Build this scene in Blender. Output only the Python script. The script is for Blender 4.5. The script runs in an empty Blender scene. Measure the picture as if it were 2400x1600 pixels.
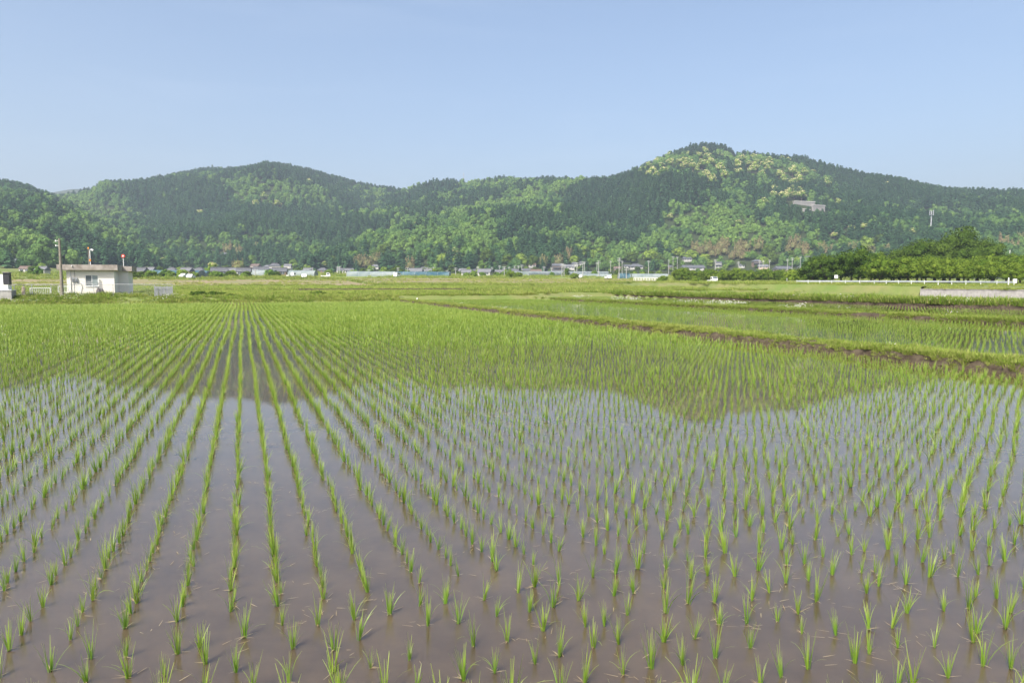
import bpy, math, random
import numpy as np
rng = np.random.default_rng(7)
random.seed(7)
R = math.radians
sc = bpy.context.scene

# ------------------------------------------------------------------ camera
F = 1650.0; CH = 2.13; PITCH = math.atan(136.0/F)
cam_d = bpy.data.cameras.new('camera'); cam = bpy.data.objects.new('camera', cam_d)
sc.collection.objects.link(cam); sc.camera = cam
cam.location = (0, 0, CH); cam.rotation_euler = (math.pi/2 - PITCH, 0, 0)
cam_d.lens = 36*F/2400; cam_d.sensor_width = 36; cam_d.clip_start = .1; cam_d.clip_end = 9000

# ------------------------------------------------------------------ sky, sun, exposure
SUN_AZ, SUN_EL = R(-150), R(47)      # azimuth clockwise from +Y: behind and left of the camera
w = bpy.data.worlds.new('World'); sc.world = w; w.use_nodes = True
nt = w.node_tree; nt.nodes.clear()
sky = nt.nodes.new('ShaderNodeTexSky'); sky.sky_type = 'NISHITA'; sky.sun_disc = False
sky.sun_elevation = SUN_EL; sky.sun_rotation = SUN_AZ
sky.altitude = 0; sky.air_density = 1.0; sky.dust_density = 4.2; sky.ozone_density = 1.9
bg = nt.nodes.new('ShaderNodeBackground'); bg.inputs[1].default_value = 0.148
wo = nt.nodes.new('ShaderNodeOutputWorld')
tcw = nt.nodes.new('ShaderNodeTexCoord'); mpw = nt.nodes.new('ShaderNodeMapping'); mpw.inputs['Scale'].default_value = (1.2, 1.6, 7); mpw.inputs['Rotation'].default_value = (0, .15, .4)
nw_ = nt.nodes.new('ShaderNodeTexNoise'); nw_.inputs['Scale'].default_value = 2.2; nw_.inputs['Detail'].default_value = 8; nw_.inputs['Distortion'].default_value = .6
mrw = nt.nodes.new('ShaderNodeMapRange'); mrw.inputs[1].default_value = .50; mrw.inputs[2].default_value = .85; mrw.inputs[4].default_value = .08
mxw = nt.nodes.new('ShaderNodeMix'); mxw.data_type = 'RGBA'; mxw.inputs[7].default_value = (5.2, 5.6, 6.0, 1)
nt.links.new(tcw.outputs['Generated'], mpw.inputs[0]); nt.links.new(mpw.outputs[0], nw_.inputs['Vector']); nt.links.new(nw_.outputs[0], mrw.inputs[0])
nt.links.new(mrw.outputs[0], mxw.inputs[0]); nt.links.new(sky.outputs[0], mxw.inputs[6]); nt.links.new(mxw.outputs[2], bg.inputs[0]); nt.links.new(bg.outputs[0], wo.inputs[0])
sd = bpy.data.lights.new('sun', 'SUN'); sd.energy = 4.9; sd.angle = R(.5); sd.color = (1, .95, .88)
so = bpy.data.objects.new('sun', sd); sc.collection.objects.link(so)
from mathutils import Vector, Matrix, noise as mnoise
sdir = Vector((math.sin(SUN_AZ)*math.cos(SUN_EL), math.cos(SUN_AZ)*math.cos(SUN_EL), math.sin(SUN_EL)))
so.rotation_euler = sdir.to_track_quat('Z', 'Y').to_euler(); so.location = (0, -20, 60)
sc.view_settings.view_transform = 'Standard'; sc.view_settings.look = 'None'
sc.view_settings.gamma = 1; sc.view_settings.use_curve_mapping = False
sc.view_settings.exposure = 0.64
sc.cycles.max_bounces = 5; sc.cycles.diffuse_bounces = 2; sc.cycles.glossy_bounces = 3
sc.cycles.transmission_bounces = 4; sc.cycles.transparent_max_bounces = 6; sc.cycles.volume_bounces = 0
sc.cycles.caustics_reflective = False; sc.cycles.caustics_refractive = False
sc.cycles.use_denoising = True
HAZE = 0.00026

# ------------------------------------------------------------------ helpers
RU = R(-20.9)
UX, UY = math.sin(RU), math.cos(RU)         # along the rice rows
VX, VY = math.cos(RU), -math.sin(RU)        # across the rows, to the right
def uv2xy(u, v): return u*UX+v*VX, u*UY+v*VY
def xy2uv(x, y): return x*UX+y*UY, x*VX+y*VY
def ray(px, py):
    a, b = (px-1200)/F, (800-py)/F
    cp, sp = math.cos(PITCH), math.sin(PITCH)
    return a, cp+b*sp, -sp+b*cp
def at(px, py, d):                          # the place seen at a photo point, d metres ahead
    x, y, z = ray(px, py); k = d/y
    return Vector((x*k, d, CH+z*k))
def proj(x, y, z):
    cp, sp = math.cos(PITCH), math.sin(PITCH)
    dz = z-CH; zc = y*cp-dz*sp; yc = y*sp+dz*cp
    zc = np.maximum(zc, .01)
    return 1200+F*x/zc, 800-F*yc/zc

def link(o): sc.collection.objects.link(o); return o
def tag(o, label=None, cat=None, group=None, kind=None):
    if label: o['label'] = label
    if cat: o['category'] = cat
    if group: o['group'] = group
    if kind: o['kind'] = kind
    return o
def thing(name, label, cat, loc, rz=0, group=None):
    o = bpy.data.objects.new(name, None); link(o); o.empty_display_size = .2
    o.location = loc; o.rotation_euler = (0, 0, rz)
    return tag(o, label, cat, group)
def copy_tree(o, parent=None):
    c = o.copy(); link(c); c.parent = parent
    for ch in list(o.children): copy_tree(ch, c)
    return c

class MB:
    def __init__(s): s.v = []; s.f = []; s.m = []
    def add(s, vs, fs, mi=0):
        n = len(s.v); s.v += [tuple(p) for p in vs]; s.f += [tuple(i+n for i in f) for f in fs]; s.m += [mi]*len(fs); return s
    def box(s, x0, y0, z0, x1, y1, z1, mi=0):
        return s.add([(x0,y0,z0),(x1,y0,z0),(x1,y1,z0),(x0,y1,z0),(x0,y0,z1),(x1,y0,z1),(x1,y1,z1),(x0,y1,z1)],
              [(0,3,2,1),(4,5,6,7),(0,1,5,4),(1,2,6,5),(2,3,7,6),(3,0,4,7)], mi)
    def tube(s, p0, p1, r0, r1=None, n=8, mi=0, cap=True):
        if r1 is None: r1 = r0
        p0, p1 = Vector(p0), Vector(p1); d = (p1-p0).normalized()
        a = d.orthogonal().normalized(); b = d.cross(a)
        vs = [p0+(a*math.cos(t)+b*math.sin(t))*r0 for t in [2*math.pi*i/n for i in range(n)]]
        vs += [p1+(a*math.cos(t)+b*math.sin(t))*r1 for t in [2*math.pi*i/n for i in range(n)]]
        fs = [(i, (i+1)%n, n+(i+1)%n, n+i) for i in range(n)]
        if cap: fs += [tuple(range(n-1,-1,-1)), tuple(range(n, 2*n))]
        return s.add(vs, fs, mi)
    def path(s, pts, r, n=6):
        for a, b in zip(pts[:-1], pts[1:]): s.tube(a, b, r, n=n)
        return s
    def mesh(s, name, mats, smooth=False):
        me = bpy.data.meshes.new(name); me.from_pydata(s.v, [], s.f)
        for m in (mats if isinstance(mats, (list, tuple)) else [mats]): me.materials.append(m)
        me.polygons.foreach_set('material_index', s.m)
        if smooth: me.polygons.foreach_set('use_smooth', [True]*len(s.f))
        me.update(); return me
    def build(s, name, mats, parent=None, smooth=False, label=None):
        o = link(bpy.data.objects.new(name, s.mesh(name, mats, smooth)))
        if parent: o.parent = parent
        if label: o['label'] = label
        return o
def np_mesh(name, V, Fq, mats, mi=None, smooth=False, attrs=None):
    """V (n,3); Fq (m,4) or (m,3) -> mesh"""
    me = bpy.data.meshes.new(name); V = np.asarray(V, np.float32); Fq = np.asarray(Fq, np.int32)
    k = Fq.shape[1]
    me.vertices.add(len(V)); me.vertices.foreach_set('co', V.ravel())
    me.loops.add(Fq.size); me.loops.foreach_set('vertex_index', Fq.ravel())
    me.polygons.add(len(Fq)); me.polygons.foreach_set('loop_start', np.arange(0, Fq.size, k, dtype=np.int32))
    if mi is not None: me.polygons.foreach_set('material_index', np.asarray(mi, np.int32))
    me.polygons.foreach_set('use_smooth', np.full(len(Fq), smooth))
    for m in (mats if isinstance(mats, (list, tuple)) else [mats]): me.materials.append(m)
    for an, (dom, arr) in (attrs or {}).items():
        a = me.attributes.new(an, 'FLOAT', dom); a.data.foreach_set('value', np.asarray(arr, np.float32))
    me.update(calc_edges=True); me.validate(); return me

# value noise on numpy arrays
_perm = rng.random((256, 256))
def vnoise(x, y):
    xi = np.floor(x).astype(int); yi = np.floor(y).astype(int); fx = x-xi; fy = y-yi
    fx = fx*fx*(3-2*fx); fy = fy*fy*(3-2*fy)
    g = lambda i, j: _perm[i & 255, j & 255]
    return (g(xi, yi)*(1-fx)+g(xi+1, yi)*fx)*(1-fy)+(g(xi, yi+1)*(1-fx)+g(xi+1, yi+1)*fx)*fy
def fbm(x, y, o=4):
    s = 0; a = .5
    for i in range(o): s = s+a*vnoise(x*2**i+17*i, y*2**i+31*i); a *= .5
    return s/(1-.5**o)

# ------------------------------------------------------------------ materials
def mat(name, col, rough=.8, spec=.3, metal=0, noise=None, bump=None, trans=0):
    """noise=(scale, other colour, amount, detail); bump=(scale, strength, distance)"""
    m = bpy.data.materials.new(name); m.use_nodes = True; t = m.node_tree; N = t.nodes
    b = N['Principled BSDF']; b.inputs['Roughness'].default_value = rough; b.inputs['Metallic'].default_value = metal
    b.inputs['Specular IOR Level'].default_value = spec; b.inputs['Base Color'].default_value = (*col, 1)
    tc = None
    if noise or bump:
        tc = N.new('ShaderNodeTexCoord')
    if noise:
        n = N.new('ShaderNodeTexNoise'); n.inputs['Scale'].default_value = noise[0]; n.inputs['Detail'].default_value = noise[3] if len(noise) > 3 else 5
        t.links.new(tc.outputs['Object'], n.inputs['Vector'])
        mr = N.new('ShaderNodeMapRange'); mr.inputs[1].default_value = .35; mr.inputs[2].default_value = .65; mr.inputs[4].default_value = noise[2]
        t.links.new(n.outputs[0], mr.inputs[0])
        mx = N.new('ShaderNodeMix'); mx.data_type = 'RGBA'; mx.inputs[6].default_value = (*col, 1); mx.inputs[7].default_value = (*noise[1], 1)
        t.links.new(mr.outputs[0], mx.inputs[0]); t.links.new(mx.outputs[2], b.inputs['Base Color'])
    if bump:
        n2 = N.new('ShaderNodeTexNoise'); n2.inputs['Scale'].default_value = bump[0]; n2.inputs['Detail'].default_value = 6
        t.links.new(tc.outputs['Object'], n2.inputs['Vector'])
        bp = N.new('ShaderNodeBump'); bp.inputs['Strength'].default_value = bump[1]; bp.inputs['Distance'].default_value = bump[2]
        t.links.new(n2.outputs[0], bp.inputs['Height']); t.links.new(bp.outputs[0], b.inputs['Normal'])
    return m

def leaf_mat(name, c1, c2, c3=None, trans=.3, src='inst', tip=None, spec=0):
    """leaf colour: c1..c2 by the plant's own tint, c3 mixed per leaf; tip = colour towards attribute 't' = 1"""
    m = bpy.data.materials.new(name); m.use_nodes = True; t = m.node_tree; N = t.nodes; L = t.links
    N.clear(); out = N.new('ShaderNodeOutputMaterial')
    if src == 'inst':
        a = N.new('ShaderNodeAttribute'); a.attribute_type = 'INSTANCER'; a.attribute_name = 'tint'; fac = a.outputs['Fac']
    else:
        a = N.new('ShaderNodeObjectInfo'); fac = a.outputs['Random']
    mx = N.new('ShaderNodeMix'); mx.data_type = 'RGBA'; mx.inputs[6].default_value = (*c1, 1); mx.inputs[7].default_value = (*c2, 1)
    L.new(fac, mx.inputs[0]); col = mx.outputs[2]
    if c3:
        g = N.new('ShaderNodeNewGeometry'); m3 = N.new('ShaderNodeMix'); m3.data_type = 'RGBA'; m3.inputs[7].default_value = (*c3, 1)
        mr = N.new('ShaderNodeMapRange'); mr.inputs[1].default_value = .3; mr.inputs[4].default_value = .75
        L.new(g.outputs['Random Per Island'], mr.inputs[0]); L.new(mr.outputs[0], m3.inputs[0]); L.new(col, m3.inputs[6]); col = m3.outputs[2]
    if tip:
        at_ = N.new('ShaderNodeAttribute'); at_.attribute_name = 't'
        m4 = N.new('ShaderNodeMix'); m4.data_type = 'RGBA'; m4.inputs[7].default_value = (*tip, 1)
        pw = N.new('ShaderNodeMath'); pw.operation = 'POWER'; pw.inputs[1].default_value = 2.2; L.new(at_.outputs['Fac'], pw.inputs[0])
        L.new(pw.outputs[0], m4.inputs[0]); L.new(col, m4.inputs[6]); col = m4.outputs[2]
    d = N.new('ShaderNodeBsdfDiffuse'); tr = N.new('ShaderNodeBsdfTranslucent'); ms = N.new('ShaderNodeMixShader'); ms.inputs[0].default_value = trans
    L.new(col, d.inputs[0]); L.new(col, tr.inputs[0]); L.new(d.outputs[0], ms.inputs[1]); L.new(tr.outputs[0], ms.inputs[2])
    res = ms.outputs[0]
    if spec:
        gl = N.new('ShaderNodeBsdfGlossy'); gl.inputs['Roughness'].default_value = .45; gl.inputs[0].default_value = (1, 1, 1, 1)
        m5 = N.new('ShaderNodeMixShader'); m5.inputs[0].default_value = spec; L.new(res, m5.inputs[1]); L.new(gl.outputs[0], m5.inputs[2]); res = m5.outputs[0]
    L.new(res, out.inputs[0]); return m

def water_mat(name, mud, mud2, ripple=.02):
    m = bpy.data.materials.new(name); m.use_nodes = True; t = m.node_tree; N = t.nodes; L = t.links
    b = N['Principled BSDF']; b.inputs['IOR'].default_value = 1.7; b.inputs['Roughness'].default_value = .02
    b.inputs['Subsurface Weight'].default_value = 1; b.inputs['Subsurface Radius'].default_value = (1, .8, .6); b.inputs['Subsurface Scale'].default_value = .12
    tc = N.new('ShaderNodeTexCoord')
    n = N.new('ShaderNodeTexNoise'); n.inputs['Scale'].default_value = 1.7; n.inputs['Detail'].default_value = 10; n.inputs['Roughness'].default_value = .74
    L.new(tc.outputs['Object'], n.inputs['Vector'])
    mr = N.new('ShaderNodeMapRange'); mr.inputs[1].default_value = .3; mr.inputs[2].default_value = .72; L.new(n.outputs[0], mr.inputs[0])
    mx = N.new('ShaderNodeMix'); mx.data_type = 'RGBA'; mx.inputs[6].default_value = (*mud, 1); mx.inputs[7].default_value = (*mud2, 1)
    L.new(mr.outputs[0], mx.inputs[0]); L.new(mx.outputs[2], b.inputs['Base Color'])
    mp = N.new('ShaderNodeMapping'); mp.inputs['Scale'].default_value = (3.0, 7.0, 1); mp.inputs['Rotation'].default_value = (0, 0, .3); L.new(tc.outputs['Object'], mp.inputs[0])
    n2 = N.new('ShaderNodeTexNoise'); n2.inputs['Scale'].default_value = 1.6; n2.inputs['Detail'].default_value = 4; L.new(mp.outputs[0], n2.inputs['Vector'])
    bp = N.new('ShaderNodeBump'); bp.inputs['Strength'].default_value = 1; bp.inputs['Distance'].default_value = ripple*.012
    L.new(n2.outputs[0], bp.inputs['Height']); L.new(bp.outputs[0], b.inputs['Normal'])
    return m

M_water = water_mat('muddy_water', (.114, .082, .050), (.068, .049, .032))
M_mud = mat('ridge_mud', (.045, .034, .024), .95, .1, noise=(5, (.105, .085, .058), .8), bump=(14, .8, .04))
M_ground = mat('field_ground', (.12, .17, .04), .95, .1, noise=(.18, (.20, .19, .08), .8, 9), bump=(3, .5, .05))
M_hill = mat('hill_soil', (.03, .045, .018), .95, .05, noise=(.02, (.05, .06, .025), .8))
M_dry = mat('dry_field', (.26, .20, .13), .95, .1, noise=(.09, (.17, .19, .07), .8, 8))
M_grassy = mat('grass_field', (.15, .22, .045), .95, .1, noise=(.1, (.24, .25, .09), .9, 8))
M_conc = mat('concrete', (.40, .385, .36), .85, .3, noise=(2.5, (.27, .26, .24), .7), bump=(25, .2, .01))
M_slab = mat('stained_concrete', (.24, .21, .18), .9, .2, noise=(1.8, (.40, .36, .32), .9), bump=(20, .3, .01))
M_wall = mat('cream_plaster', (.82, .77, .69), .8, .25, noise=(1.2, (.74, .69, .60), .5), bump=(40, .1, .005))
M_white = mat('white_paint', (.78, .78, .76), .5, .4, noise=(3, (.68, .68, .66), .5))
M_grey = mat('galvanised_steel', (.42, .43, .44), .5, .5, .3, noise=(6, (.32, .33, .34), .6))
M_dark = mat('dark_metal', (.035, .035, .04), .6, .4)
M_glass = mat('window_glass', (.10, .12, .13), .08, .6)
M_curt = mat('grey_blind', (.26, .30, .30), .35, .5)
M_wood = mat('weathered_pole_wood', (.26, .235, .19), .9, .2, noise=(4, (.17, .15, .12), .8))
M_cpole = mat('pole_concrete', (.36, .355, .34), .85, .2)
M_tile = mat('grey_roof_tile', (.075, .08, .09), .7, .3, noise=(1.5, (.13, .135, .145), .8))
M_tile2 = mat('pale_roof_tile', (.16, .165, .175), .7, .3, noise=(1.5, (.11, .115, .125), .8))
M_tileb = mat('brown_roof_tile', (.16, .115, .09), .6, .4, noise=(1.5, (.11, .08, .07), .8))
M_hwall = mat('house_wall_white', (.38, .37, .34), .8, .2, noise=(.8, (.6, .58, .54), .6))
M_hwallb = mat('house_wall_timber', (.17, .12, .085), .8, .2, noise=(.8, (.25, .19, .14), .6))
M_hwallc = mat('house_wall_beige', (.50, .40, .29), .8, .2, noise=(.8, (.42, .34, .25), .6))
M_plas = mat('greenhouse_film', (.25, .28, .27), .7, .1, noise=(.35, (.15, .19, .19), .9))
M_blue = mat('blue_netting', (.035, .085, .11), .9, .05, noise=(.35, (.10, .16, .18), .9))
M_orange = mat('orange_lens', (.75, .28, .03), .3, .5)
M_red = mat('red_lens', (.65, .06, .03), .3, .5)
M_bark = mat('bark', (.10, .075, .055), .95, .1, noise=(6, (.06, .045, .035), .8))
M_tyre = mat('tyre_rubber', (.02, .02, .02), .9, .2)
M_stone = mat('stone_wall', (.30, .285, .27), .9, .2, noise=(.6, (.2, .19, .18), .8))
M_petal = mat('white_petals', (.75, .75, .68), .8, .1)
M_straw = leaf_mat('dry_straw', (.42, .34, .20), (.30, .22, .12), trans=.2)
M_strawo = leaf_mat('dry_straw_single', (.42, .34, .20), (.30, .22, .12), trans=.2, src='obj')
RC = dict(c1=(.16, .32, .022), c2=(.27, .39, .03), c3=(.13, .28, .03), tip=(.44, .52, .11), trans=.42, spec=.03)
M_rice = leaf_mat('rice_leaf', **RC)
M_riceo = leaf_mat('rice_leaf_single', src='obj', **RC)
M_grass = leaf_mat('grass_blade', (.17, .29, .025), (.33, .38, .08), (.42, .38, .16), trans=.38)
M_conif = leaf_mat('conifer_needles', (.040, .108, .048), (.095, .185, .075), trans=.2)
M_broad = leaf_mat('broad_leaf', (.052, .118, .040), (.185, .29, .06), (.065, .13, .035), trans=.2)
M_broado = leaf_mat('broad_leaf_single', (.09, .18, .035), (.25, .33, .05), (.11, .19, .035), trans=.25, src='obj')
M_darko = leaf_mat('dark_leaf_single', (.035, .070, .012), (.075, .12, .018), (.12, .175, .03), trans=.25, src='obj')
M_limeo = leaf_mat('orchard_leaf_single', (.075, .135, .016), (.12, .185, .022), (.19, .25, .035), trans=.3, src='obj')
M_yello = leaf_mat('pale_blossom', (.56, .51, .23), (.66, .57, .33), (.44, .43, .16), trans=.2, src='obj')
M_bamb = leaf_mat('brown_bamboo', (.27, .25, .11), (.34, .25, .15), (.15, .19, .06), trans=.25, src='obj')

# ------------------------------------------------------------------ terrain heights
def crest(pts, tree=9):
    az, rr, zz, ff = [], [], [], []
    for px, py, r, foot in pts:
        x, y, z = ray(px, py); hd = math.hypot(x, y)
        az.append(math.atan2(x, y)); rr.append(r); zz.append(CH+z/hd*r-tree); ff.append(foot)
    return [np.array(a) for a in (az, rr, zz, ff)]
HILLS = [
 crest([(-700,395,1250,400),(-300,405,1250,400),(0,421,1200,400),(60,432,1150,400),(112,449,1100,400),(180,480,1000,420),(260,522,900,440),(350,568,800,460),(450,615,680,480),(560,658,600,520)], 13),
 crest([(-200,470,2900,1600),(60,470,2800,1600),(115,446,2800,1600),(165,437,2800,1600),(215,436,2800,1600),(300,450,2800,1600),(420,480,2800,1600)], 9),
 crest([(-100,500,1500,640),(100,462,1450,640),(160,458,1420,640),(215,446,1410,640),(240,430,1400,650),(290,431,1400,650),(350,428,1430,650),(400,413,1450,640),(470,397,1480,640),(530,389,1500,640),(600,388,1500,640),(680,393,1500,640),(760,412,1500,640),(850,432,1480,640),(900,440,1470,640),(940,445,1460,640),(1050,475,1400,640),(1200,520,1300,640),(1350,600,1100,640)]),
 crest([(780,520,1300,640),(900,452,1300,640),(960,437,1300,640),(1010,422,1300,650),(1090,423,1300,650),(1150,419,1300,650),(1200,416,1300,650),(1260,424,1300,650),(1300,427,1300,650),(1330,424,1300,640),(1400,440,1250,600),(1500,480,1200,600)]),
 crest([(1200,500,1150,560),(1300,440,1200,560),(1360,425,1220,560),(1420,421,1240,560),(1470,403,1250,560),(1520,378,1250,560),(1560,360,1250,560),(1600,350,1250,560),(1650,346,1250,560),(1700,350,1250,560),(1722,364,1250,560),(1740,358,1250,560),(1790,362,1250,560),(1880,369,1260,560),(1950,389,1270,560),(2020,408,1280,560),(2110,420,1290,560),(2150,432,1300,560),(2240,450,1320,560),(2310,456,1330,560),(2400,460,1340,560),(2700,480,1350,560),(3300,520,1350,560)]),
 crest([(600,660,600,520),(700,612,660,540),(820,566,740,560),(900,536,800,560),(1000,506,880,560),(1100,484,960,560),(1250,458,1080,560),(1380,432,1180,560),(1450,440,1180,560),(1600,520,1000,560),(1700,600,800,560)]),
]
ZU = [0, 80, 83, 90, 103, 140, 187, 280, 420, 500, 560, 3000]
ZZ = [0, 0, .45, .5, .6, 1.0, 1.9, 4.5, 7.5, 9.5, 10.5, 11]
FIELDS = [(1.4, 80, -48, 17.0, 0.0), (1.4, 88, 18.25, 36.6, .04), (1.4, 99, 37.7, 55, .09), (1.4, 112, 58.5, 94.0, .15)]
def cr_small(A): return A is HILLS[0][0]
def H(x, y):
    x = np.asarray(x, float); y = np.asarray(y, float)
    u, v = xy2uv(x, y); r = np.hypot(x, y); az = np.arctan2(x, y)
    z = np.interp(u, ZU, ZZ)
    z = z+.35*np.clip((u-81)/4, 0, 1)*np.clip((-6-v)/4, 0, 1)*np.clip((130-u)/30, 0, 1)
    zr = np.where(v > 97.5, 1.35+np.clip(r-105, 0, 80)*.012, -1)
    z = np.maximum(z, zr)
    for (u0, u1, v0, v1, zl) in FIELDS:
        z = np.where((u > u0) & (u < u1) & (v > v0) & (v < v1), zl-.12, z)
    z = np.where((u < 1.2), np.clip((1.2-u)*.5, 0, .55), z)
    w = fbm(x/190+5, y/190+9, 4)-.5
    w2 = 1-np.abs(vnoise(x/130+.3*y/130, y/300)*2-1)
    front = np.clip((R(75)-np.abs(az))/R(15), 0, 1)
    for A, RR, ZZ_, FF in HILLS:
        cr = np.interp(az, A, RR); cz = np.interp(az, A, ZZ_); cf = np.interp(az, A, FF)
        inside = (az > A[0]-.001) & (az < A[-1]+.001)
        t = np.clip((r-cf)/(cr-cf), 0, 1)
        prof = .55*t+.45*t*t*(3-2*t)
        h = cz*prof
        h = h+(w*55+(w2-.5)*26)*(.3 if cr_small(A) else 1)*np.clip(4*t*(1-t), 0, 1)*np.clip(cz/120, 0, 1)
        h = np.where(r > cr, cz-(r-cr)*.35, h)
        h = np.where(inside, h, -50)*front
        z = np.where(t > 0, np.maximum(z, h), z)
    return z
def Hs(x, y): return float(H(np.array([x]), np.array([y]))[0])
def hit(px, py, d0=60, d1=2600):
    x, y, z = ray(px, py); d = np.arange(d0, d1, 1.0); k = d/y
    g = np.nonzero(H(x*k, d) >= CH+z*k)[0]
    d = d[g[0]] if len(g) else d1
    return Vector((x*d/y, d, Hs(x*d/y, d)))
def ground(px, d):
    x, y, z = ray(px, 640); X = x*d/y
    return Vector((X, d, Hs(X, d)))

# ground mesh: one polar sheet, cells growing with distance
def sheet(name, azs, rs, m):
    A, RR = np.meshgrid(azs, rs); X = RR*np.sin(A); Y = RR*np.cos(A); Z = H(X, Y)
    n, k = A.shape; idx = np.arange(n*k).reshape(n, k)
    Fq = np.stack([idx[:-1, :-1], idx[:-1, 1:], idx[1:, 1:], idx[1:, :-1]], -1).reshape(-1, 4)
    me = np_mesh(name, np.stack([X, Y, Z], -1).reshape(-1, 3), Fq, m, smooth=True)
    o = link(bpy.data.objects.new(name, me)); return tag(o, kind='structure')
fine = np.radians(np.arange(-50, 50.01, .3)); azs = np.concatenate([np.radians(np.arange(-180, -50, 5)), fine, np.radians(np.arange(55, 180.1, 5))])
tag(sheet('ground', azs, np.concatenate([np.geomspace(.5, 60, 40), np.geomspace(62, 520, 110)]), M_ground), 'flat grassy valley floor between the paddies and the hills')
tag(sheet('hills', azs, np.geomspace(520, 3600, 190), M_hill), 'row of wooded hills behind the village')

def uv_sheet(name, u0, u1, v0, v1, step, m, zfun, kind='structure', smooth=True):
    us = np.linspace(u0, u1, max(2, int(round((u1-u0)/step))+1)); vs = np.linspace(v0, v1, max(2, int(round((v1-v0)/step))+1))
    U, V = np.meshgrid(us, vs); X, Y = uv2xy(U, V); Z = zfun(U, V, X, Y)
    n, k = U.shape; idx = np.arange(n*k).reshape(n, k)
    Fq = np.stack([idx[:-1, :-1], idx[:-1, 1:], idx[1:, 1:], idx[1:, :-1]], -1).reshape(-1, 4)
    o = link(bpy.data.objects.new(name, np_mesh(name, np.stack([X, Y, Z], -1).reshape(-1, 3), Fq[:, ::-1], m, smooth=smooth)))
    return tag(o, kind=kind)
# paddies: sheets of standing water
labs = ['shallow brown paddy water reflecting the sky and hills', 'paddy water beyond the first mud ridge', 'paddy water between the second ridge and the flowery bank', 'far paddy water in front of the concrete wall']
for (u0, u1, v0, v1, zl), lb in zip(FIELDS, labs):
    tag(uv_sheet('paddy_water', u0-.25, u1+.3, v0-.25, v1+.3, 4, M_water, lambda U, V, X, Y: U*0+zl), lb)
# far bank: earth behind the paddies, finer grid with lumps
def zbank(U, V, X, Y):
    return H(X, Y)+.03+.22*(fbm(X/1.3, Y/1.3, 3)-.4)*np.clip(H(X, Y)*4, 0, 1)
tag(uv_sheet('bank_earth', 79, 126, -70, 100, .6, M_ground, zbank), 'low earth bank along the far end of the paddy')
# ridges between paddies
def ridge_z(U, V, X, Y, vc, hw, h):
    C = (V-vc)/hw; top = h*np.clip((1-np.abs(C)**6)*1.25, -.2, 1)
    return top+.10*(fbm(X*2.3, Y*2.3, 3)-.5)+.13*(fbm(X*6, Y*6, 2)-.5)-.05
def ridge(vc, hw, h, u0, u1, m, lab, step=.11):
    cross = np.linspace(-1, 1, 21); us = np.arange(u0, u1, step)
    U, C = np.meshgrid(us, cross)
    V = vc+C*hw+.14*(fbm(U/2.2, C*0+vc, 3)-.5)*2
    top = h*np.clip((1-np.abs(C)**6)*1.25, -.2, 1)
    X, Y = uv2xy(U, V)
    Z = top+.10*(fbm(X*2.3, Y*2.3, 3)-.5)+.13*(fbm(X*6, Y*6, 2)-.5)-.03
    n, k = U.shape; idx = np.arange(n*k).reshape(n, k)
    Fq = np.stack([idx[:-1, :-1], idx[:-1, 1:], idx[1:, 1:], idx[1:, :-1]], -1).reshape(-1, 4)[:, ::-1]
    o = link(bpy.data.objects.new('field_ridge', np_mesh('field_ridge', np.stack([X, Y, Z], -1).reshape(-1, 3), Fq, m, smooth=False)))
    return tag(o, lab, kind='structure')
ridge(17.65, .85, .25, .5, 81, M_mud, 'brown mud ridge with a grassy top beside the nearest paddy')
ridge(37.2, .7, .25, .5, 92, M_mud, 'second mud ridge edged with bright grass')
ridge(56.7, 2.0, .55, .5, 104, M_mud, 'broad green bank overgrown with white flowers', .25)

def cross_ridge(u, v0, v1, h, hw, zl, lab):
    vs = np.arange(v0, v1, .4); cr = np.linspace(-1, 1, 7); V, C = np.meshgrid(vs, cr); U = u+C*hw+.25*(fbm(V/3, C*0+u, 3)-.5)
    X, Y = uv2xy(U, V); Z = zl+h*np.clip((1-np.abs(C)**4)*1.2, -.1, 1)+.15*(fbm(X*1.5, Y*1.5, 3)-.5)
    n, k = U.shape; idx = np.arange(n*k).reshape(n, k); Fq = np.stack([idx[:-1, :-1], idx[:-1, 1:], idx[1:, 1:], idx[1:, :-1]], -1).reshape(-1, 4)
    tag(link(bpy.data.objects.new('field_ridge', np_mesh('field_ridge', np.stack([X, Y, Z], -1).reshape(-1, 3), Fq, M_mud))), lab, kind='structure')
cross_ridge(126.4, 9, 56, .35, .7, .85, 'dark low ridge behind the yellow green rice field')
cross_ridge(112.5, 58, 93, .45, .7, .15, 'dark ridge line at the end of the far right paddy')
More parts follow.
